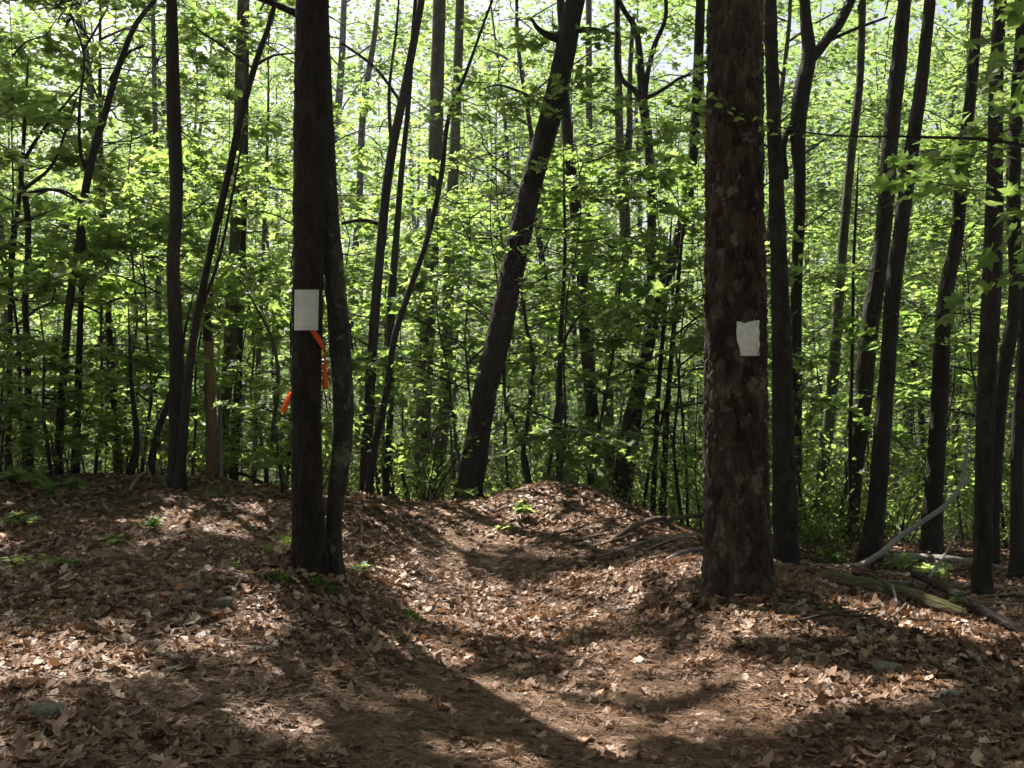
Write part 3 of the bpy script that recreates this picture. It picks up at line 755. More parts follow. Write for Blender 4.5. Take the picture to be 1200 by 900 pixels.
# ------------------------------------------------------------------ markers and tape
def wrap_point(px, py, Y, cx_px, r, lift):
    """point on a trunk's camera-facing side"""
    x = (px - 600) / F * Y; cx = (cx_px - 600) / F * Y
    s = np.clip((x - cx) / r, -.985, .985)
    y = Y - math.sqrt(1 - s * s) * r - lift
    k = y / Y
    return np.array([(px - 600) / F * y, y, CAM_Z - (py - 450) / F * y])
def plate(outline_rows, Y, cx, r, lift, thick, nu=14):
    """outline_rows: (py, left px, right px) -> a thin sheet curved round the trunk"""
    rows = outline_rows
    nv = len(rows)
    fr, bk = [], []
    for (py, l, rr) in rows:
        for u in np.linspace(0, 1, nu):
            px = l + (rr - l) * u
            fr.append(wrap_point(px, py, Y, cx, r, lift + thick)); bk.append(wrap_point(px, py, Y, cx, r, lift))
    V = np.array(fr + bk); N = len(fr)
    q = []
    for j in range(nv - 1):
        for i in range(nu - 1):
            a = j * nu + i
            q.append((a, a + nu, a + nu + 1, a + 1)); q.append((N + a, N + a + 1, N + a + nu + 1, N + a + nu))
    ring = [i for i in range(nu)] + [j * nu + nu - 1 for j in range(1, nv)] + [(nv - 1) * nu + i for i in range(nu - 2, -1, -1)] + [j * nu for j in range(nv - 2, 0, -1)]
    for a, b in zip(ring, ring[1:] + ring[:1]):
        q.append((a, b, N + b, N + a))
    return V, np.array(q)
rl = 18 / F * YL
V, q = plate([(y, 345.3 + (y - 340) * -.01, 373.6 - (y - 340) * .02) for y in np.linspace(339.5, 387, 16)], YL, 360, rl, .012, .004)
org = V.mean(0)
mb = MB(); mb.add(V - org, q, smooth=False)
mk = thing("trail_marker", "neat white rectangular trail marker fixed to the straight dark pine", "trail marker", tuple(org))
mb.build("sheet", [M['marker']], mk)
# thin raised border line pressed into the sheet
mb = MB()
def strip(rows): 
    V, q = plate(rows, YL, 360, rl, .0165, .0012, 8); mb.add(V - org, q, smooth=False)
strip([(y, 347.0, 347.6) for y in np.linspace(342, 384, 14)])
strip([(y, 371.2, 371.8) for y in np.linspace(342, 384, 14)])
strip([(y, 347.7, 371.1) for y in (342, 342.7)])
strip([(y, 347.7, 371.1) for y in (383.3, 384)])
mb.build("border_line", [plain("border line", (.5, .49, .48), .5, .1, 20)], mk)

rr_ = 36.5 / F * YR
rows = []
rg = np.random.default_rng(5)
for y in np.linspace(376.5, 417, 44):
    tt = (y - 377) / 40
    l = 864.0 + .35 * math.sin(y * .45) + (5.0 * max(0, tt - .45) / .55) + rg.normal(0, .08)
    r_ = 888.3 + .3 * math.sin(y * .5 + 1) - 1.5 * max(0, tt - .7) + rg.normal(0, .08)
    rows.append((y, l, r_))
V, q = plate(rows, YR, 862, rr_, .004, .013, 26)
# ragged top edge: notch between two ears, and paint following the bark
up = V.copy()
for k in range(len(V)):
    row = ((k % (44 * 26)) // 26) / 2; u = (k % 26) / 25
    if row < 5:
        V[k, 2] += -(.012 * math.exp(-((u - .38) / .16) ** 2) - .006 * math.exp(-((u - .9) / .15) ** 2)) * (1 - row / 5)
    V[k, 1] += .0025 * vnoise(np.array([V[k]]), 40, 3)[0]
from mathutils.bvhtree import BVHTree
tm = [c for c in pineR.children if c.name.startswith("trunk")][0].data
bvh = BVHTree.FromPolygons([v.co.copy() for v in tm.vertices], [p.vertices[:] for p in tm.polygons])
L0 = np.array(pineR.location); nf = len(V) // 2
yy_ = np.zeros(nf)
for k in range(nf):
    p = V[k] - L0
    h = bvh.ray_cast(Vector((p[0], p[1] - .5, p[2])), Vector((0, 1, 0)))
    yy_[k] = (h[0][1] if h[0] is not None else p[1]) + L0[1]
g2 = yy_.reshape(44, 26)
mn = g2.copy()
for a_, b_ in ((1, 0), (-1, 0), (0, 1), (0, -1)):
    mn = np.minimum(mn, np.roll(g2, (a_, b_), (0, 1)))
g2 = .25 * g2 + .75 * mn
V[:nf, 1] = g2.ravel() - .005; V[nf:, 1] = g2.ravel() + .004
mb = MB(); mb.add(V - np.array(pineR.location), q, smooth=False)
ob = mb.build("painted_blaze", [M['paint']], pineR)
tag(ob, "white painted blaze with ragged chipped edges")

# orange flagging tape: knotted round the marker pine, two loose tails
def tape():
    cx = (361 - 600) / F * YL; r = 18 / F * YL + .010
    def ring(a, py, k=1.0):  # angle from the camera-facing side towards the right
        zc = CAM_Z - (py - 450) / F * YL
        return np.array([cx + math.sin(a) * r * k, YL - math.cos(a) * r * k, zc])
    mb = MB()
    def ribbon(pts, wds, nrm=None):
        c = catmull(np.array([(*p, wd) for p, wd in zip(pts, wds)]), .012)
        p, wd = c[:, :3], c[:, 3]
        tn = unit(np.gradient(p, axis=0))
        out = p - np.array([cx, YL, 0]); out[:, 2] = 0; out = unit(out)
        if nrm is not None: out = unit(out * .35 + np.array(nrm))
        sdv = unit(np.cross(tn, out))
        nn = np.cross(sdv, tn)
        V = np.concatenate([p - sdv * wd[:, None] / 2, p + sdv * wd[:, None] / 2, p + sdv * wd[:, None] / 2 + nn * .0012, p - sdv * wd[:, None] / 2 + nn * .0012])
        n = len(p); i = np.arange(n - 1); q = []
        for a, b in ((0, 1), (1, 2), (2, 3), (3, 0)):
            q.append(np.stack([a * n + i, b * n + i, b * n + i + 1, a * n + i + 1], 1))
        mb.add(V - org_, np.concatenate(q))
    org_ = ring(0.8, 395)
    # band from the marker's corner round the right side and back behind, slanting down to the left tail
    ribbon([ring(.40, 387), ring(.75, 396), ring(1.1, 405), ring(1.5, 414), ring(2.2, 428), ring(3.14, 444), ring(4.0, 456), ring(4.6, 461)], [.034, .04, .034, .024, .022, .022, .026, .028])
    ribbon([ring(1.42, 408, 1.03), ring(1.45, 414, 1.08)], [.02, .012])
    a = ring(1.5, 414, 1.02)
    ribbon([ring(1.52, 418, 1.0), ring(1.5, 432, 1.02), ring(1.48, 444, 1.06), ring(1.5, 456, 1.1)], [.014, .026, .030, .028], (.2, -1, 0))
    b = ring(4.66, 459, 1.0)
    ribbon([b, b + np.array([-.012, -.015, -.03]), b + np.array([-.030, -.022, -.078]), b + np.array([-.050, -.025, -.135])], [.028, .034, .040, .042], (-.2, -1, 0))
    o = mb.build("flagging_tape", [M['tape']], None, tuple(org_))
    tag(o, "bright orange flagging tape wound round the marker pine with loose tails", "flagging tape")
tape()

# ------------------------------------------------------------------ saplings, background trees and shrubs (protos, then copies)
def proto_sapling(i, hgt, spread, nb, h0, lsize, lpt, tmpl, tf, mat='maple', r=.022, lab=None, name="maple_sapling"):
    rng = np.random.default_rng(300 + i)
    ax = wig_axis(rng, hgt, .05 * hgt / 4, rng.normal(0, .05, 2))
    root = thing(name, lab, "sapling", (0, 0, -50))
    mbw, mbl = MB(), MB()
    k = np.linspace(-.2, hgt, 14)
    rows = np.array([(*ax(max(z, 0))[:2], z, max(.003, r * (1 - max(z, 0) / hgt))) for z in k])
    trunk_tube(mbw, rows, 7, .15, rng, .05)
    N = grow(mbw, mbl, rng, ax, h0, hgt, nb, lambda t: spread * (1 - .65 * t) + .25, .25, 4.0, lpt, lsize, tmpl, tf, .12, .035, .4, 0, 0, 1.0)
    mbw.build("trunk", [M['twig']], root); mbl.build("crown", [M[mat]], root)
    return root, N
def proto_tree(i, hgt, cb, spread, r, lab, lpt=11, lsize=.165, bark='dark_bark', leaf='oak'):
    rng = np.random.default_rng(500 + i)
    ax = wig_axis(rng, hgt, .12, rng.normal(0, .05, 2))
    root = thing("forest_tree", lab, "tree", (0, 0, -50))
    mbw, mbl = MB(), MB()
    k = np.linspace(-.3, hgt, 16)
    rows = np.array([(*ax(max(z, 0))[:2], z, max(.01, r * (1 - .9 * max(z, 0) / hgt))) for z in k])
    trunk_tube(mbw, rows, 9, .4, rng, .06, None, .2)
    grow(mbw, mbl, rng, ax, cb, hgt, 20, lambda t: .8 + spread * math.sin(math.pi * (.2 + .78 * t)), .5, 2.6, lpt, lsize, DIAM, DIAM_F, .12, .14, .6, 0, 0, 1.2)
    mbw.build("trunk", [M[bark]], root); mbl.build("crown", [M[leaf]], root)
    return root
def proto_shrub(i, hgt, nb, lsize, lpt, tmpl, tf, lab, mat='shrub', spread=.0):
    rng = np.random.default_rng(700 + i)
    root = thing("shrub", lab, "shrub", (0, 0, -50))
    mbw, mbl = MB(), MB()
    grow(mbw, mbl, rng, lambda z: np.array([rng.normal(0, .12), rng.normal(0, .12), -.05]), 0, 1, nb, lambda t: hgt, 1.15 - spread, 5.0, lpt, lsize, tmpl, tf, .12, .04, .45, 0, 0, .7, tint_mu=.45)
    mbw.build("stem", [M['twig']], root); mbl.build("foliage", [M[mat]], root)
    return root

SAP, SAPB = [], []
SPEC = [(6.2, 1.8, 20, 1.6), (4.6, 1.6, 16, 1.0), (3.2, 1.3, 13, .6), (7.2, 2.0, 21, 2.4), (5.4, 1.7, 17, 1.3), (2.3, 1.0, 10, .4)]
for i, (hg, sp, nb, h0) in enumerate(SPEC):
    SAP.append(proto_sapling(i, hg, sp, nb, h0, .128, 8, MAPLE, MAPLE_F)[0])
    if i % 2: SAPB.append(proto_sapling(i + 40, hg, sp, nb, h0, .105, 7, MAPLE, MAPLE_F)[0])
    else: SAPB.append(proto_sapling(i + 40, hg, sp, nb, h0, .082, 10, OVAL, OVAL_F, 'oak', name="beech_sapling", lab="green small-leaved sapling lost in the mass of understory leaves")[0])
FT = []
for i, (hg, cb, sp, r, bk) in enumerate([(15, 5.5, 2.6, .13, 'dark_bark'), (17, 7, 2.9, .16, 'pale_bark'), (13, 3.5, 2.2, .10, 'dark_bark'), (16, 5, 2.4, .12, 'red_bark'), (11, 2.5, 2.0, .08, 'pale_bark')]):
    FT.append(proto_tree(i, hg, cb, sp, r, "slim background trunk among many alike deep in the sunlit woods", bark=bk))
SH = []
for i, (hg, nb, ls, lpt) in enumerate([(1.3, 9, .07, 6), (.9, 9, .065, 6), (1.8, 8, .075, 6), (.6, 8, .06, 6)]):
    SH.append(proto_shrub(i, hg, nb, ls, lpt, OVAL, OVAL_F, "low leafy shrub in the green undergrowth beyond the ridge"))

def place(protos, used, i, x, y, rz, sc, label=None, group=None, dz=0):
    z = H1(x, y) + dz
    k = i
    if k not in used:
        used.add(k); o = protos[k]
        o.location = (x, y, z); o.rotation_euler = (0, 0, rz); o.scale = (sc, sc, sc)
        if label: o["label"] = label
        if group: o["group"] = group
        return o
    return dup(protos[k], (x, y, z), rz, sc, label, group)
us, uf, uh, usb = set(), set(), set(), set()

# saplings measured from the photograph: (px at base, distance, proto, scale, label)
for (px, Y, k, sc, rz, lab) in [
    (30, 11.5, 1, 1.15, .4, "bushy maple sapling filling the left edge above the bank"),
    (110, 12.4, 0, 1.0, 1.7, "tall maple sapling with layered leaves behind the slim bending tree"),
    (165, 11.8, 2, 1.2, 2.9, "short maple sapling left of the upright dark trunk"),
    (250, 15.0, 3, 1.0, .9, "maple sapling spreading leaves around the broken snag"),
    (312, 14.0, 1, 1.1, 4.1, "light green maple sapling left of the marker pine"),
    (560, 13.0, 4, 1.0, 1.1, "maple sapling with deep green layers left of the leaning reddish trunk"),
    (625, 12.2, 1, 1.05, 5.0, "maple sapling holding its leaf layers across the leaning reddish trunk"),
    (690, 12.0, 4, .95, 3.3, "pale green maple sapling spreading over the mound"),
    (752, 12.3, 1, 1.1, 2.2, "bright maple sapling left of the massive pine"),
    (806, 13.5, 0, 1.0, .2, "tall maple sapling half hidden by the massive pine"),
    (1075, 13.0, 2, 1.1, 1.4, "small maple sapling between the twin trunks and the right edge"),
    (970, 15.0, 1, 1.0, 3.0, "maple sapling behind the slim trunk right of the massive pine"),
    (1180, 12.5, 4, 1.0, .8, "maple sapling behind the black trunk at the right edge"),
    (-20, 11.2, 3, .95, 1.0, "tall maple sapling with high dense layers at the upper left corner"),
    (150, 12.9, 3, 1.0, 2.4, "tall maple sapling shading the top left between two upright trunks"),
    (335, 12.8, 3, .95, 4.4, "tall maple sapling whose leaves surround the marker pine's upper trunk"),
    (452, 14.2, 0, 1.05, 5.4, "tall maple sapling in the bright gap right of the curved grey trunk"),
    (596, 13.0, 3, .95, .6, "tall maple sapling hanging leaves over the top of the leaning reddish trunk"),
    (-60, 8.8, 4, .95, 2.0, "leafy maple sapling leaning in from beyond the left edge"),
    (205, 10.8, 0, .9, 5.2, "maple sapling layering its leaves across the upright dark trunk"),
    (60, 10.0, 5, 1.0, 3.9, "low maple sapling on the left bank under the slim bending tree"),
    (655, 11.2, 3, .72, 4.4, "slender maple sapling at the mound with pale drooping leaf layers"),
    (540, 15.0, 0, 1.0, 3.6, "tall maple sapling spreading between the grey trunk pair and the leaning reddish trunk"),
    (800, 11.5, 2, 1.1, 5.5, "low maple sapling tucked against the massive pine's left side")]:
    place(SAP, us, k, (px - 600) / F * Y, Y, rz, sc, lab, "maple saplings behind the ridge")

def scatter(n, y0, y1, seed, spread=.62, power=1.0, mind=.8):
    rng = np.random.default_rng(seed); out = []
    while len(out) < n:
        y = y0 + (y1 - y0) * rng.uniform() ** power
        x = rng.uniform(-spread, spread) * y
        if all((x - a) ** 2 + (y - b) ** 2 > mind**2 for a, b in out): out.append((x, y))
    return out, rng
pts, rng = scatter(72, 14, 34, 11, .6, .9, .9)
for (x, y) in pts:
    px = 600 + x / y * F
    k = int(rng.integers(0, 6))
    place(SAPB, usb, k, x, y, rng.uniform(0, 6.28), rng.uniform(.8, 1.25), None if k % 2 == 0 else "green maple sapling lost in the mass of understory leaves", "understory beech saplings" if k % 2 == 0 else "understory maple saplings")
pts, rng = scatter(95, 18, 48, 12, .64, .75, 1.5)
for (x, y) in pts:
    px = 600 + x / y * F
    gap = (390 < px < 460) or (540 < px < 660) or (980 < px < 1070) or (700 < px < 740)
    k = int(rng.integers(0, 5))
    if gap and rng.uniform() < .5: k = 4
    place(FT, uf, k, x, y, rng.uniform(0, 6.28), rng.uniform(.8, 1.15), None, "background trees in the sunlit woods")
pts, rng = scatter(150, 11.8, 26, 13, .6, 1.2, .5)
for (x, y) in pts:
    place(SH, uh, int(rng.integers(0, 4)), x, y, rng.uniform(0, 6.28), rng.uniform(.7, 1.3), None, "low shrubs beyond the ridge")

SAPW = []
for i in range(2):
    rng = np.random.default_rng(900 + i)
    hgt = 4.5 - i
    ax = wig_axis(rng, hgt, .08, rng.normal(0, .05, 2))
    root = thing("young_sapling", "bare thin pole with a few leaves among many in the understory", "sapling", (0, 0, -50))
    mbw, mbl = MB(), MB()
    rows = np.array([(*ax(max(z, 0))[:2], z, max(.004, .017 * (1 - max(z, 0) / hgt))) for z in np.linspace(-.2, hgt, 12)])
    trunk_tube(mbw, rows, 6, .2, rng, .05)
    grow(mbw, mbl, rng, ax, .5, hgt, 11, lambda t: .7, .5, 3.5, 5, .09, MAPLE, MAPLE_F, .1, .03, .4, 0, 0, .8, bare=.5)
    mbw.build("trunk", [M['twig']], root); mbl.build("crown", [M['maple']], root)
    SAPW.append(root)
uw = set()
pts, rng = scatter(55, 11.6, 22, 15, .55, 1.0, .4)
for (x, y) in pts:
    place(SAPW, uw, int(rng.integers(0, 2)), x, y, rng.uniform(0, 6.28), rng.uniform(.7, 1.3), None, "thin poles in the understory")
rng = np.random.default_rng(77)
for k in range(28):
    y = rng.uniform(10.6, 14.5); x = y * rng.uniform(.27, .56)
    place(SH, uh, int(rng.integers(0, 4)), x, y, rng.uniform(0, 6.28), rng.uniform(.3, .6), None, "low shrubs beyond the ridge")
for k in range(14):
    y = rng.uniform(9.4, 12.0); x = -y * rng.uniform(.2, .56)
    place(SAP, us, 5, x, y, rng.uniform(0, 6.28), rng.uniform(.35, .7), "knee-high maple sapling with broad leaves on the crest of the left bank", "knee-high saplings on the left bank")
for k in range(8):
    y = rng.uniform(10.2, 12.5); x = -y * rng.uniform(.2, .56)
    place(SH, uh, int(rng.integers(0, 4)), x, y, rng.uniform(0, 6.28), rng.uniform(.35, .7), None, "low shrubs beyond the ridge")

# far woods: one mass beyond the trees one can tell apart
def far_woods():
    rng = np.random.default_rng(21)
    mb = MB()
    n = 260
    y = rng.uniform(46, 95, n); x = rng.uniform(-.72, .72, n) * y
    z = H(x, y)
    hh = rng.uniform(12, 22, n)
    s = np.linspace(0, 1, 4)
    paths = np.stack([x[:, None] + rng.normal(0, .3, (n, 1)) * s, y[:, None] + 0 * s, z[:, None] - .3 + hh[:, None] * s], -1)
    tubes(mb, paths, rng.uniform(.06, .15, n)[:, None] * (1 - .7 * s), 6, 0)
    C = 4400
    cy = rng.uniform(44, 100, C); cx = rng.uniform(-.75, .75, C) * cy
    cz = H(cx, cy) + rng.uniform(0, 1, C) ** 1.1 * 25
    per = 46
    pos = np.repeat(np.stack([cx, cy, cz], 1), per, 0) + rng.normal(0, 1, (C * per, 3)) * np.array([1.1, 1.1, .5])
    N = len(pos)
    d = rng.normal(0, 1, (N, 3)); d[:, 2] *= .4
    nr = rng.normal(0, .6, (N, 3)); nr[:, 2] += 1
    tint = np.clip(np.repeat(rng.normal(.5, .25, C), per) + rng.normal(0, .15, N), 0, 1)
    leaves(mb, pos, d, nr, rng.uniform(.2, .42, N), tint, DIAM, DIAM_F, 1)
    tag(mb.build("far_woods", [M['grey_bark'], M['oak']]), kind="stuff")
far_woods()

# ------------------------------------------------------------------ overhanging leaves near the camera, from a tree just outside the right edge
def overhang():
    x0, y0 = 3.25, 5.2
    g = H1(x0, y0)
    root = thing("overhanging_maple", "large-leaved maple reaching in over the right edge from outside", "tree", (x0, y0, g))
    rng = np.random.default_rng(44)
    mbw, mbl = MB(), MB()
    rows = np.array([(0, 0, -.2, .05), (0, 0, 1, .045), (.05, .05, 2.5, .036), (.0, .1, 4, .025), (-.1, .1, 5.6, .01)])
    trunk_tube(mbw, rows, 10, .1, rng, .05)
    ax = lambda z: np.array([np.interp(z, rows[:, 2], rows[:, 0]), np.interp(z, rows[:, 2], rows[:, 1]), z])
    grow(mbw, mbl, rng, ax, 2.3, 3.7, 14, lambda t: 1.0, .12, 4, 5, .105, MAPLE, MAPLE_F, .1, .03, .5, azfn=lambda r, b: r.uniform(1.9, 4.4), tint_mu=.45)
    grow(mbw, mbl, rng, ax, 3.6, 5.4, 10, lambda t: 1.3, .3, 4, 6, .10, MAPLE, MAPLE_F, .1, .03, .5, tint_mu=.45)
    # one long thin branch crossing in front of the massive pine
    o = np.array([x0, y0, g])
    pth = np.array([(*(P(px, py, yy) - o), rd) for px, py, yy, rd in [(1260, 182, 5.2, .011), (1160, 164, 5.2, .009), (1060, 160, 5.25, .007), (960, 157, 5.3, .005), (893, 143, 5.35, .0035), (850, 125, 5.4, .0025), (828, 113, 5.4, .0015)]])
    pth = np.vstack([[*ax(CAM_Z - (190 - 450) / F * 5.2 - g), .014], pth])
    c = catmull(pth, .05)
    tubes(mbw, c[None, :, :3], c[None, :, 3], 5)
    n = 34
    fr = rng.uniform(.45, 1, n) ** .8
    idx = (fr * (len(c) - 1)).astype(int)
    pos = c[idx, :3] + rng.normal(0, .02, (n, 3))
    a = rng.uniform(0, 6.28, n)
    leaves(mbl, pos, np.stack([np.cos(a), np.sin(a) * .6, rng.uniform(-.7, .3, n)], 1), rng.normal(0, .6, (n, 3)) + np.array([0, 0, 1]), rng.uniform(.03, .062, n), np.clip(rng.normal(.65, .2, n), 0, 1), OVAL, OVAL_F, 0)
    mbw.build("trunk", [M['twig']], root); mbl.build("crown", [M['maple']], root)
overhang()

# unseen trees added outside the view so their crowns shade the near ground (they stand beside and ahead of the camera)
for (lab, X, Y, cr, sc, top) in [
    ("dark tree standing off the left edge beside the bank", -6.6, 9.6, 'oak0', 1.15, 5.5),
    ("dark tree standing off the left edge nearer the camera", -5.2, 6.4, 'oak1', 1.0, 5.0),
    ("dark tree far off the left edge behind the bank", -8.6, 13.2, 'oak2', 1.1, 7.5),
    ("dark tree standing off the right edge", 6.0, 8.2, 'oak3', .9, 5.5)]:
    px = 600 + X / Y * F
    g = H1(X, Y)
    base = 450 + (CAM_Z - g) / Y * F
    tree("oak_tree", lab, [(px, base, .26 / Y * F), (px + 6, base - 1.5 / Y * F, .24 / Y * F), (px + 2, base - 3.2 / Y * F, .22 / Y * F), (px + 8, base - top / Y * F, .19 / Y * F)], Y, 'dark_bark', 14, .15, cr, cs=sc, group="unseen shade trees added beside the view")

first = None  # unseen trees added behind and beside the camera to block open skylight
rng = np.random.default_rng(88)
for (X, Y, sc) in [(-4.5, -1.5, 1), (-2.2, -4.5, 1.1), (1.5, -3.6, .95), (4.2, -1.0, 1), (6.8, 2.2, 1.05), (-7.4, 1.8, 1.05), (-6.2, -5, 1.1), (5.2, -5.6, 1.1), (0, -8.5, 1.2), (-9, -2, 1.1), (9.2, -2.4, 1.1), (-3.8, -10, 1.2), (4.6, -10.5, 1.2), (9.5, 5.6, 1), (-10, 5.2, 1)]:
    if first is None:
        first = thing("forest_tree", "unseen leafy tree added around the viewer to block skylight", "tree", (X, Y, H1(X, Y)), "unseen trees added around the viewer")
        mb = MB(); trunk_tube(mb, np.array([(0, 0, -.2, .15), (.05, 0, 1.5, .13), (0, .06, 4, .11), (.03, 0, 7, .07), (0, 0, 9.5, .01)]), 12, .25, rng, .06, None, .2)
        mb.build("trunk", [M['dark_bark']], first)
        o = link("crown", CROWNS['oak1'][0], first, (0, 0, 2.4)); o.scale = (1.15, 1.15, 1.15); o["family"] = 'oak'
    else:
        dup(first, (X, Y, H1(X, Y)), rng.uniform(0, 6.28), sc)

# ------------------------------------------------------------------ fallen wood
def fallen(name, label, pts, mat, seg=10, group=None, bump_=.1, cat="fallen branch", lifts=None, forks=(), plates=None):
    """pts (px, py, width px, lift m or None): lift None rests on the ground at that pixel"""
    rng = np.random.default_rng(sum(map(ord, label)) % 9973)
    rows = []
    for q in pts:
        if len(q) == 5:           # explicit distance
            p = P(q[0], q[1], q[4])
        else:
            p = hit(q[0], q[1])
        rd = q[2] / F * p[1] / 2
        lift = q[3] if len(q) > 3 and q[3] is not None else rd * .85
        if len(q) < 5: p[2] += lift
        rows.append((*p, rd))
    rows = np.array(rows); org = rows[len(rows) // 2, :3].copy(); org[2] = H1(org[0], org[1])
    rows[:, :3] -= org
    e0 = rows[0].copy(); e0[:3] += (rows[0, :3] - rows[1, :3]) * .01; e0[3] *= .3
    e1 = rows[-1].copy(); e1[:3] += (rows[-1, :3] - rows[-2, :3]) * .02; e1[3] *= .25
    root = None
    mb = MB(); trunk_tube(mb, np.vstack([e0, rows, e1]), seg, .03, rng, bump_, plates)
    for fk in forks:
        fr = np.array([(*(P(a, b, yy) - org), wd / F * yy / 2) for a, b, wd, yy in fk])
        trunk_tube(mb, fr, 6, .03, rng, .05)
    return tag(mb.build(name, [M[mat]], None, tuple(org)), label, cat, group)
fallen("fallen_log", "thick mossy yellow-green log lying right of the massive pine", [(960, 681, 12), (985, 688, 17), (1020, 697, 20), (1060, 707, 21), (1100, 719, 19), (1134, 729, 14)], 'mossy_log', 20, cat="log")
fallen("fallen_branch", "brown curved branch lying between the black trunk and the mossy log", [(934, 669, 8), (960, 674, 9), (985, 684, 9), (1010, 698, 9), (1032, 714, 8), (1042, 722, 5)], 'brown_log', 12)
fallen("fallen_branch", "dark straight branch lying across the mossy log to the right edge", [(1070, 690, 9, .12), (1110, 707, 10, .10), (1150, 728, 11, .07), (1200, 752, 11, .05), (1240, 772, 11, .04)], 'dark_bark', 12)
fallen("fallen_branch", "pale weathered branch lying behind the mossy log", [(1020, 683, 6), (1045, 686, 7), (1075, 690, 6)], 'dead_wood', 10)
def tangle(n, x0, x1, y0, y1, seed, label, group, lmin, lmax):
    rng = np.random.default_rng(seed)
    for k in range(n):
        px, py = rng.uniform(x0, x1), rng.uniform(y0, y1)
        p = hit(px, py); l = rng.uniform(lmin, lmax); a = rng.normal(.25, .7); s_ = np.linspace(-.5, .5, 5)
        X = p[0] + math.cos(a) * l * s_ + rng.normal(0, .02, 5); Y = p[1] - math.sin(a) * l * s_ + rng.normal(0, .02, 5)
        rd = rng.uniform(.004, .011)
        Z = H(X, Y) + rd + np.linspace(0, rng.uniform(0, .16), 5)
        rows = np.stack([X, Y, Z, rd * np.linspace(1, .4, 5)], 1); org = np.array([p[0], p[1], H1(p[0], p[1])]); rows[:, :3] -= org
        mb = MB(); trunk_tube(mb, rows, 7, .04, rng, .08)
        tag(mb.build("dead_stick", [M[['twig', 'dead_wood', 'brown_log'][k % 3]]], None, tuple(org)), label, "stick", group)
tangle(16, 690, 830, 612, 662, 3, "thin dead stick in the tangle between the mound and the massive pine", "dead sticks right of the mound", .3, 1.0)
tangle(22, 945, 1195, 662, 750, 4, "thin dead stick in the tangle around the mossy log", "dead sticks around the mossy log", .3, 1.1)
tangle(12, 940, 1190, 634, 664, 5, "thin dead stick on the ground behind the pale arched branch", "dead sticks behind the arched branch", .3, 1.2)
AY = float(hit(1008, 667)[1])
fallen("arched_branch", "pale bare branch arching up beside the front twin trunk", [(985, 668, 5, .03), (1008, 666, 7, .03), (1030, 650, 7, 0, AY), (1056, 628, 6.5, 0, AY), (1080, 612, 6, 0, AY), (1102, 597, 6, 0, AY), (1122, 576, 5, 0, AY), (1131, 545, 4, 0, AY), (1134, 515, 2.5, 0, AY)], 'bleached', 12, forks=([(1122, 576, 3, AY), (1136, 558, 2, AY), (1150, 532, 1, AY)],))
fallen("fallen_log", "pale log lying far back between the twin trunks and the right edge", [(1046, 657, 10), (1080, 659, 11), (1115, 661, 10), (1146, 663, 8)], 'dead_wood', 14, cat="log")
fallen("fallen_branch", "thin pale stick lying flat left of the arched branch's foot", [(950, 668, 4, .03), (975, 667, 5, .03), (1000, 669, 4, .03)], 'dead_wood', 8)
fallen("fallen_branch", "slender dark stick crossing under the mossy log's middle", [(1000, 676, 4, .03), (1035, 700, 4, .1), (1075, 726, 4, .03), (1100, 742, 3, .02)], 'twig', 8)
fallen("fallen_branch", "thin forked stick propped on the dark straight branch", [(1081, 698, 4, .05), (1095, 686, 4, .14), (1112, 670, 3, .24), (1122, 655, 2, .32)], 'dead_wood', 8)
fallen("fallen_branch", "short grey stick standing out of the litter by the brown curved branch", [(1052, 728, 3, .01), (1050, 715, 3, .05), (1046, 704, 2, .1)], 'dead_wood', 6)
fallen("fallen_branch", "long thin pale stick alongside the dark straight branch", [(1040, 676, 4, .03), (1085, 690, 4, .08), (1130, 712, 4, .05), (1175, 738, 3, .03)], 'dead_wood', 8)
fallen("fallen_branch", "dark twiggy branch lying below the mossy log's right end", [(1128, 738, 4, .02), (1160, 752, 5, .03), (1195, 765, 4, .02)], 'twig', 8)
fallen("fallen_branch", "grey branch resting low behind the black trunk at the right edge", [(1140, 660, 5), (1170, 668, 6), (1205, 676, 6)], 'dead_wood', 10)
fallen("fallen_branch", "dark branch lying left of the massive pine at the mound foot", [(715, 640, 7, .03), (735, 631, 7, .07), (755, 623, 6, .08), (785, 615, 6, .06), (820, 612, 5, .02)], 'brown_log', 10)
fallen("fallen_branch", "short pale stick behind the foot of the massive pine", [(780, 660, 5, .02), (800, 654, 6, .04), (826, 648, 5, .03)], 'dead_wood', 10)
fallen("fallen_branch", "long dark stick lying below the mound towards the massive pine", [(660, 640, 4), (690, 634, 5, .02), (705, 630, 4)], 'brown_log', 8)
fallen("root_stub", "broken dark root stub sticking up right of the mound", [(742, 632, 10, .0), (740, 618, 9, 0, 9.6), (736, 606, 7, 0, 9.6), (735, 598, 3, 0, 9.6)], 'brown_log', 10, cat="stump")
fallen("fallen_branch", "thin dark stick with a fork lying left of the marker pine", [(180, 694, 3, .01), (225, 696, 4, .015), (270, 702, 4, .015), (300, 712, 4, .012), (322, 718, 3, .008)], 'twig', 8)
fallen("fallen_branch", "small pale forked twig left of the marker pine's foot", [(275, 694, 2, .02), (285, 686, 2, .05), (294, 680, 1.5, .06)], 'dead_wood', 6)
fallen("fallen_branch", "thin pale stick leaning on the left bank under the shrubs", [(150, 580, 4, .0), (158, 571, 4, .05), (170, 560, 3, .06)], 'dead_wood', 8)
fallen("fallen_branch", "pale thin bent stick standing on the left bank near the upright trunk", [(180, 570, 3, .0), (172, 545, 3, 0, 9.9), (166, 525, 3, 0, 9.9), (164, 505, 2, 0, 9.9)], 'dead_wood', 8)
fallen("fallen_branch", "short brown stick in the trail's left foreground", [(463, 791, 4, .008), (480, 797, 4.5, .008), (500, 805, 4, .008)], 'brown_log', 8)
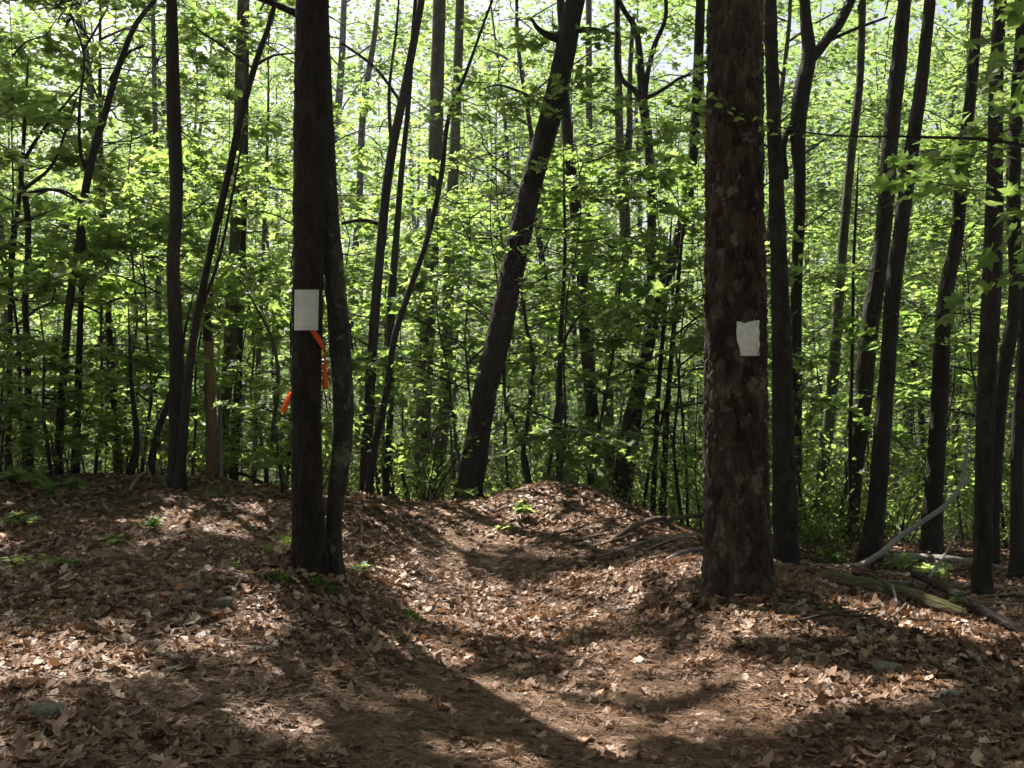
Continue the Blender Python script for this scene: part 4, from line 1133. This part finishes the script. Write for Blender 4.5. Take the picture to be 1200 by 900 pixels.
fallen("fallen_branch", "long thin dark stick lying along the trail's left side", [(545, 785, 4, .008), (580, 803, 5, .008), (615, 822, 5, .008), (650, 838, 4, .008)], 'brown_log', 8)
fallen("fallen_branch", "pale stick at the bottom left corner", [(-10, 872, 4, .008), (35, 874, 5, .01), (75, 873, 4, .008)], 'dead_wood', 8)
fallen("wood_chunk", "pale broken wood chunk lying on the litter at lower right", [(1096, 826, 8, .02), (1110, 823, 13, .02), (1126, 818, 9, .02)], 'dead_wood', 10, cat="wood chunk")
fallen("fallen_branch", "long thin branch bridging low from the pale grey-green trunk", [(262, 553, 4, 0, 12), (285, 556, 4, 0, 12), (305, 565, 4, 0, 12), (318, 573, 3, 0, 12)], 'twig', 8)
fallen("fallen_branch", "thin stick lying on the ridge left of the mound", [(470, 592, 4, .02), (500, 594, 5, .02), (530, 597, 4, .02)], 'brown_log', 8)

# ------------------------------------------------------------------ stones
def stone(label, px, py, wpx, hpx, seed, flat=.5):
    p = hit(px, py); rng = np.random.default_rng(seed)
    a = wpx / F * p[1] / 2; b = a * .75; h = hpx / F * p[1]
    n, mth = 20, 14
    u = np.linspace(0, 2 * np.pi, n, endpoint=False); v = np.linspace(-1.2, math.pi / 2, mth)
    V = []
    for vv in v:
        for uu in u:
            sx = np.sign(math.cos(uu)) * abs(math.cos(uu)) ** .7; sy = np.sign(math.sin(uu)) * abs(math.sin(uu)) ** .7
            c = math.cos(vv) ** .6 if math.cos(vv) > 0 else 0
            V.append((a * sx * c, b * sy * c, h * math.sin(vv)))
    V = np.array(V)
    V *= (1 + .22 * vnoise(V, 1.6 / a, seed) + .08 * vnoise(V, 5 / a, seed + 1))[:, None]
    i = np.arange(mth - 1)[:, None] * n + np.arange(n)[None]; j = np.arange(mth - 1)[:, None] * n + (np.arange(n)[None] + 1) % n
    q = np.stack([i, j, j + n, i + n], -1).reshape(-1, 4)
    mb = MB(); mb.add(V, q, smooth=False)
    tag(mb.build("stone", [M['stone']], None, (p[0], p[1], p[2])), label, "stone", "stones in the leaf litter")
for k, a in enumerate([("squarish grey stone at the lower left, largest of the stones", 52, 842, 52, 14), ("flat mossy stone beside the forked dark stick", 252, 708, 42, 8),
    ("small pale flat stone right of the open leaf patch at left", 301, 768, 28, 9), ("low grey stone right of the squarish one at lower left", 125, 790, 26, 5), ("small white stone low in the left foreground", 201, 790, 16, 7),
    ("flat mossy stone at right below the black trunk", 1038, 784, 40, 7), ("flat stone on the bank at the lower left edge", 228, 852, 30, 6)]):
    stone(*a, seed=60 + k)

# ------------------------------------------------------------------ moss, grass and small plants
def moss_pad(label, px, py, wpx, dpx, seed):
    p = hit(px, py); a = wpx / F * p[1] / 2; b = dpx / F * p[1] * 2.2
    rng = np.random.default_rng(seed)
    n, m = 28, 9
    u = np.linspace(0, 2 * np.pi, n, endpoint=False)
    V = []; 
    for k in range(m):
        f = k / (m - 1)
        for uu in u:
            e = 1 + .25 * math.sin(3 * uu + seed) + .12 * math.sin(7 * uu + 2 * seed)
            V.append((a * f * math.cos(uu) * e, b * f * math.sin(uu) * e, 0))
    V = np.array(V); f = np.repeat(np.linspace(0, 1, m), n)
    V[:, 2] = H(V[:, 0] + p[0], V[:, 1] + p[1]) - p[2] + (.05 * (1 - f**2) - .008) + .012 * vnoise(V, 40, 2) * (1 - f)
    i = np.arange(m - 1)[:, None] * n + np.arange(n)[None]; j = np.arange(m - 1)[:, None] * n + (np.arange(n)[None] + 1) % n
    q = np.stack([i, j, j + n, i + n], -1).reshape(-1, 4)
    mb = MB(); mb.add(V, q)
    K = 900
    rr = np.sqrt(rng.uniform(0, 1, K)); th = rng.uniform(0, 6.28, K)
    pos = np.stack([a * rr * np.cos(th), b * rr * np.sin(th), np.zeros(K)], 1)
    pos[:, 2] = H(pos[:, 0] + p[0], pos[:, 1] + p[1]) - p[2] + .048 * (1 - rr**2) - .008
    d = rng.normal(0, .5, (K, 3)); d[:, 2] = 1
    leaves(mb, pos, d, rng.normal(0, 1, (K, 3)), rng.uniform(.015, .042, K), rng.uniform(0, 1, K), DIAM * np.array([.6, 1, 1]), DIAM_F, 1)
    tag(mb.build("moss_patch", [M['moss'], M['grass']], None, tuple(p)), label, "moss", "moss patches")
moss_pad("green moss pad under the foot of the marker pine", 378, 694, 48, 7, 1)
moss_pad("mossy ground left of the marker pine's foot", 330, 684, 46, 5, 2)
moss_pad("thin moss strip on the trail's left bank", 480, 728, 34, 4, 3)

def grass_tuft(label, px, py, wpx, hpx, n, seed):
    p = hit(px, py); rng = np.random.default_rng(seed)
    a = wpx / F * p[1] / 2; h = hpx / F * p[1]
    pos = np.stack([rng.normal(0, a * .5, n), rng.normal(0, a * .8, n), np.zeros(n)], 1)
    pos[:, 2] = H(pos[:, 0] + p[0], pos[:, 1] + p[1]) - p[2]
    d = rng.normal(0, .55, (n, 3)); d[:, 2] = 1
    bl = np.array([(.03, 0, 0), (-.03, 0, 0), (-.025, .5, -.03), (.025, .5, -.03), (.004, 1, -.16), (-.004, 1, -.16)])
    bf = np.array([(0, 1, 2, 3), (3, 2, 5, 4)])
    mb = MB()
    leaves(mb, pos, d, rng.normal(0, 1, (n, 3)), h * rng.uniform(.6, 1.3, n), rng.uniform(0, 1, n), bl, bf, 0)
    tag(mb.build("grass", [M['grass']], None, tuple(p)), kind="stuff")
grass_tuft("grass tuft left of the marker pine in a sunny spot", 322, 650, 34, 14, 160, 1)
grass_tuft("dim grass tuft on the left bank", 240, 684, 34, 10, 150, 2)
grass_tuft("grass tuft behind the marker pine's left side", 338, 640, 26, 14, 110, 3)
grass_tuft("sparse grass at the ridge below the orange-brown snag", 255, 580, 50, 12, 160, 4)

def seedling(label, px, py, wpx, hpx, nst, nl, lsz, seed, mat='maple', tmpl=(MAPLE, MAPLE_F), group="seedlings on the forest floor", tint=.6):
    p = hit(px, py); rng = np.random.default_rng(seed)
    a = wpx / F * p[1] / 2; h = hpx / F * p[1]; ls = lsz / F * p[1]
    root = thing("seedling", label, "seedling", tuple(p), group)
    mbw, mbl = MB(), MB(); st = []; sr = []; LP, LD = [], []
    u = np.linspace(0, 1, 5)
    for k in range(nst):
        q0 = np.array([rng.normal(0, a * .3), rng.normal(0, a * .3), -.01]); az = rng.uniform(0, 6.28)
        tip = q0 + np.array([math.cos(az) * a * rng.uniform(.2, .8), math.sin(az) * a * rng.uniform(.2, .8), h * rng.uniform(.6, 1.1)])
        pth = q0 + np.outer(u, tip - q0) + np.outer(u * (1 - u), [0, 0, h * .3])
        st.append(pth); sr.append(.003 * (1 - .6 * u))
        for m in range(nl):
            f = rng.uniform(.45, 1.0); j = min(int(f * 4), 3)
            LP.append(pth[j] + (pth[j + 1] - pth[j]) * (f * 4 - j)); b = rng.uniform(0, 6.28)
            LD.append((math.cos(b), math.sin(b), rng.uniform(-.4, .2)))
    tubes(mbw, np.array(st), np.array(sr), 4)
    N = len(LP)
    leaves(mbl, np.array(LP), np.array(LD), rng.normal(0, .35, (N, 3)) + np.array([0, 0, 1]), ls * rng.uniform(.6, 1.2, N), np.clip(rng.normal(tint, .2, N), 0, 1), *tmpl, 0)
    mbw.build("stem", [M['twig']], root); mbl.build("foliage", [M[mat]], root)
O = (OVAL, OVAL_F)
seedling("dark green seedling clump at left in the shadow", 62, 672, 70, 24, 8, 6, 12, 1, 'shrub', O, tint=.3)
seedling("bright green sprig right of the dark clump at left", 92, 664, 26, 12, 4, 5, 10, 2)
seedling("small bright seedling on the left bank", 132, 640, 26, 14, 4, 5, 10, 3)
seedling("single small sprig in the left foreground litter", 215, 732, 18, 9, 3, 4, 8, 4)
seedling("low green seedling at left edge under the shrubs", 30, 575, 60, 26, 8, 6, 14, 5, 'shrub')
seedling("broad-leaved seedling at left below the slim bending tree", 70, 590, 60, 30, 6, 6, 17, 6, 'shrub')
seedling("yellow-green seedling in front of the mound", 615, 610, 40, 22, 6, 6, 11, 7, tint=.9)
seedling("small seedling below the yellow-green one at the mound", 593, 622, 16, 8, 3, 4, 9, 8, tint=.8)
seedling("bright seedling just right of the curved grey trunk's foot", 423, 674, 22, 12, 3, 4, 13, 9, tint=.7)
seedling("leafy seedling at the leaning reddish trunk's foot", 553, 588, 26, 20, 5, 5, 12, 10)
seedling("seedling between the fallen wood and the black right trunk", 1131, 716, 24, 24, 4, 5, 11, 11, 'shrub')
seedling("pale-leaved seedling behind the pale arched branch", 1090, 680, 46, 22, 5, 5, 13, 12, tint=.9)
seedling("yellowish seedling behind the mossy log", 1048, 668, 34, 16, 4, 4, 15, 13, tint=1.)
seedling("green seedling left of the front twin trunk", 975, 664, 40, 22, 6, 5, 11, 14, 'shrub')
seedling("fresh green seedling on the left bank below the short leaning stem", 178, 622, 30, 16, 5, 5, 11, 21)
seedling("green seedling cluster on the left bank nearest the left edge", 20, 622, 56, 22, 7, 6, 13, 22, 'shrub')
seedling("small seedling beside the grass tuft on the left bank", 272, 668, 22, 12, 4, 4, 10, 23)
seedling("tiny green sprig at the lower right", 1170, 798, 14, 8, 2, 4, 10, 15)
seedling("leafy seedling at the black trunk's right", 950, 640, 50, 30, 7, 6, 11, 16, 'shrub')

# ------------------------------------------------------------------ litter on the ground
def litter():
    rng = np.random.default_rng(31)
    N = 190000
    y = 2.6 + 12.4 * rng.uniform(0, 1, N) ** .95
    x = rng.uniform(-.62, .62, N) * y + rng.normal(0, .2, N)
    p3 = np.stack([x, y, x * 0], 1)
    dens = .62 + .45 * vnoise(p3, .9, 12) + .3 * vnoise(p3, 2.6, 13)
    pd = path_dist(x, y)
    dens -= .3 * (1 - sstep(.5, 1.2, pd)) * (1 - .95 * sstep(5.8, 6.5, y) * (1 - sstep(7.8, 8.6, y)))
    dens -= .32 * (1 - sstep(.7, 1.5, pd)) * (1 - sstep(5.4, 6.2, y))
    dens += .25 * sstep(9, 10, y)
    keep = rng.uniform(0, 1, N) < np.clip(dens, .10, 1)
    x, y = x[keep], y[keep]; N = len(x)
    z = H(x, y)
    ex, ey = [], []
    for o_, r_ in ((pineL, .13), (pineR, .23)):
        n_ = 420; a_ = rng.uniform(0, 6.28, n_); q_ = r_ + np.abs(rng.normal(0, .10, n_))
        ex.append(o_.location[0] + q_ * np.cos(a_)); ey.append(o_.location[1] + q_ * np.sin(a_))
    nx_ = len(x); x = np.concatenate([x] + ex); y = np.concatenate([y] + ey); N = len(x)
    z = H(x, y); z[nx_:] += rng.uniform(0, .045, N - nx_)
    size = np.where(rng.uniform(0, 1, N) < .36, rng.uniform(.016, .034, N), .036 + .074 * rng.beta(1.3, 2.0, N))
    e = .05
    gx = (H(x + e, y) - H(x - e, y)) / (2 * e); gy = (H(x, y + e) - H(x, y - e)) / (2 * e)
    tl = np.where(rng.uniform(0, 1, N) < .2, .55, .22)
    nr = np.stack([-gx + rng.normal(0, 1, N) * tl, -gy + rng.normal(0, 1, N) * tl, np.ones(N)], 1)
    a = rng.uniform(0, 6.28, N)
    d = np.stack([np.cos(a), np.sin(a), gx * np.cos(a) + gy * np.sin(a) + rng.normal(0, .12, N)], 1)
    tint = np.clip(rng.beta(1.3, 2.1, N) + .06 * vnoise(np.stack([x, y, x * 0], 1), 1.5, 5), 0, 1)
    oak = np.array([(0, 0, 0), (.10, .12, .0), (.24, .26, .03), (.14, .38, .01), (.34, .55, .05), (.2, .66, .02), (.26, .82, .04), (0, 1.05, 0),
                    (-.26, .80, .04), (-.18, .64, .02), (-.35, .53, .05), (-.14, .37, .01), (-.25, .24, .03), (-.1, .12, 0), (0, .5, -.02)])
    of = np.array([(14, k, (k + 1) % 14) for k in range(14)])
    curl = np.stack([rng.normal(.25, .55, N), rng.normal(.3, .6, N), rng.normal(0, .5, N)], 1)
    pos = np.stack([x, y, z + rng.uniform(.004, .022, N)], 1)
    mb = MB()
    far = y > 8.5
    leaves(mb, pos[~far], d[~far], nr[~far], size[~far], tint[~far], oak, of, 0, curl[~far])
    leaves(mb, pos[far], d[far], nr[far], size[far], tint[far], OVAL, OVAL_F, 0, curl[far])
    o = mb.build("leaf_litter", [M['litter']]); tag(o, kind="stuff")
    # fallen needles: short thin strips
    N = 170000
    y = 2.6 + 6.5 * rng.uniform(0, 1, N); x = rng.uniform(-.6, .6, N) * y
    p3 = np.stack([x, y, x * 0], 1)
    keep = rng.uniform(0, 1, N) < np.clip(.65 - .6 * vnoise(p3, .9, 12) + .5 * (path_dist(x, y) < 1.3), .15, 1)
    x, y = x[keep], y[keep]; N = len(x)
    a = rng.uniform(0, 6.28, N)
    pos = np.stack([x, y, H(x, y) + rng.uniform(.012, .022, N)], 1)
    mb = MB()
    leaves(mb, pos, np.stack([np.cos(a), np.sin(a), rng.normal(0, .12, N)], 1), np.array([[0, 0, 1.0]]) + rng.normal(0, .3, (N, 3)), rng.uniform(.05, .11, N), rng.uniform(0, 1, N), NEEDLE, DIAM_F, 0)
    tag(mb.build("fallen_needles", [M['dry_needles']]), kind="stuff")
    # small twigs
    n = 420
    y = 2.8 + 8 * rng.uniform(0, 1, n); x = rng.uniform(-.58, .58, n) * y
    l = rng.uniform(.05, .28, n); a = rng.uniform(0, 6.28, n); s = np.linspace(0, 1, 5)
    px_ = x[:, None] + np.cos(a)[:, None] * l[:, None] * s + rng.normal(0, .01, (n, 5)); py_ = y[:, None] + np.sin(a)[:, None] * l[:, None] * s + rng.normal(0, .01, (n, 5))
    pz_ = H(px_.ravel(), py_.ravel()).reshape(n, 5) + rng.uniform(.012, .03, (n, 1))
    mb = MB(); tubes(mb, np.stack([px_, py_, pz_], -1), rng.uniform(.0015, .004, n)[:, None] * (1 - .5 * s), 5)
    tag(mb.build("twig_litter", [M['brown_log']]), kind="stuff")
litter()

# ------------------------------------------------------------------ gaps cut in the crowns so sun lands on trail, mound and understory
GAPS = [(625, 718, 185, 27), (500, 772, 55, 16), (575, 812, 60, 18), (655, 850, 90, 24), (620, 885, 110, 20), (760, 800, 120, 24), (900, 735, 70, 16), (720, 765, 60, 10),
        (930, 815, 170, 22), (312, 735, 34, 26), (70, 790, 110, 18), (250, 772, 50, 12), (330, 855, 60, 12), (655, 600, 95, 20), (800, 664, 50, 12), (240, 615, 80, 16),
        (1070, 735, 90, 16), (300, 598, 50, 8), (700, 690, 80, 8), (860, 850, 80, 16)]
def open_gaps():
    import bmesh
    G = []
    for px, py, rx, ry in [(a * 1, b, c_ * 1.12, d * 1.2) for a, b, c_, d in GAPS]:
        c = hit(px, py); a = hit(px + rx, py); b0 = hit(px, py - ry); b1 = hit(px, py + ry)
        G.append((c[0], c[1], abs(a[0] - c[0]), max(.15, abs(b0[1] - b1[1]) / 2)))
    sx, sy, sz = sdir
    mound = hit(665, 600)
    bpy.context.view_layer.update()
    for o in [o for o in COL.objects if o.type == 'MESH' and o.name.split('.')[0] == 'crown']:
        me = o.data
        W = np.array(o.matrix_world)
        n = len(me.polygons)
        c = np.empty(n * 3, np.float32); me.polygons.foreach_get("center", c)
        c = c.reshape(-1, 3) @ W[:3, :3].T + W[:3, 3]
        mi = np.empty(n, np.int32); me.polygons.foreach_get("material_index", mi)
        leafy = np.ones(n, bool) if len(me.materials) == 1 else mi == 1
        t_ = (c[:, 2] - .15) / sz
        gx, gy = c[:, 0] - sx * t_, c[:, 1] - sy * t_
        q = np.stack([gx, gy, gx * 0], 1)
        wob = .38 * vnoise(q, 2.2, 41) + .2 * vnoise(q, 5.5, 42)
        above = (c[:, 2] > CAM_Z + .39 * np.maximum(c[:, 1], 0) + .1) | ((c[:, 2] > 4.4) & (c[:, 1] < 15))
        kill = np.zeros(n, bool)
        for ax_, ay_, rx, ry in G:
            kill |= np.sqrt(((gx - ax_) / rx) ** 2 + ((gy - ay_) / ry) ** 2) + wob < 1.0
        low = (c[:, 2] > 1.3) & (np.sqrt(((gx - mound[0]) / 1.25) ** 2 + ((gy - mound[1]) / .95) ** 2) < 1) & (vnoise(c, 1.6, 51) > -.55)
        t2 = (c[:, 2] - 1.6) / sz
        ux, uy = c[:, 0] - sx * t2, c[:, 1] - sy * t2
        lightwell = (uy > 10.8) & (uy < 19) & (np.abs(ux) < 7) & (c[:, 2] > 4.6) & (above | (vnoise(c, 1.1, 53) > .1)) & (vnoise(np.stack([ux, uy, ux * 0], 1), .9, 52) > -.5)
        gap_above = kill & above
        kill = (gap_above | low | lightwell) & leafy
        if len(me.materials) == 2:            # whole twigs in a gap go with their leaves, to let the sun in
            nb = 14 if o["family"] == 'thin' else 16 if o["family"] == 'oak' else 18
            br = np.nonzero(~leafy)[0][:nb * 30].reshape(nb, 6, 5)      # limbs cut away where they enter a gap, so sun gets through
            hitseg = gap_above[br].any(axis=2)
            hitseg[:, 0] = False
            kill[br[np.maximum.accumulate(hitseg, axis=1)].ravel()] = True
            tw = np.nonzero(~leafy)[0][nb * 30:]
            tw = tw[:len(tw) // 9 * 9].reshape(-1, 9)
            kill[tw[gap_above[tw[:, 4]]].ravel()] = True
        if kill.sum() < 8: continue
        me = me.copy()
        bm = bmesh.new(); bm.from_mesh(me); bm.faces.ensure_lookup_table()
        bmesh.ops.delete(bm, geom=[bm.faces[i] for i in np.nonzero(kill)[0]], context='FACES')
        bm.to_mesh(me); bm.free()
        o.data = me
open_gaps()

# the air of the woods: far leaves fade slightly
def haze():
    m, n, out = newmat("woodland haze")
    v = n.nodes.new("ShaderNodeVolumePrincipled")
    v.inputs["Color"].default_value = (.93, .96, 1, 1); v.inputs["Density"].default_value = .0008; v.inputs["Anisotropy"].default_value = .45
    n.links.new(v.outputs[0], out.inputs["Volume"])
    x0, x1, y0, y1, z0, z1 = -410, 410, -30, 630, -6, 48
    V = [(x, y, z) for z in (z0, z1) for y in (y0, y1) for x in (x0, x1)]
    mb = MB(); mb.add(V, np.array([(0, 2, 3, 1), (4, 5, 7, 6), (0, 1, 5, 4), (2, 6, 7, 3), (0, 4, 6, 2), (1, 3, 7, 5)]), smooth=False)
    tag(mb.build("haze", [m]), kind="stuff")
haze()
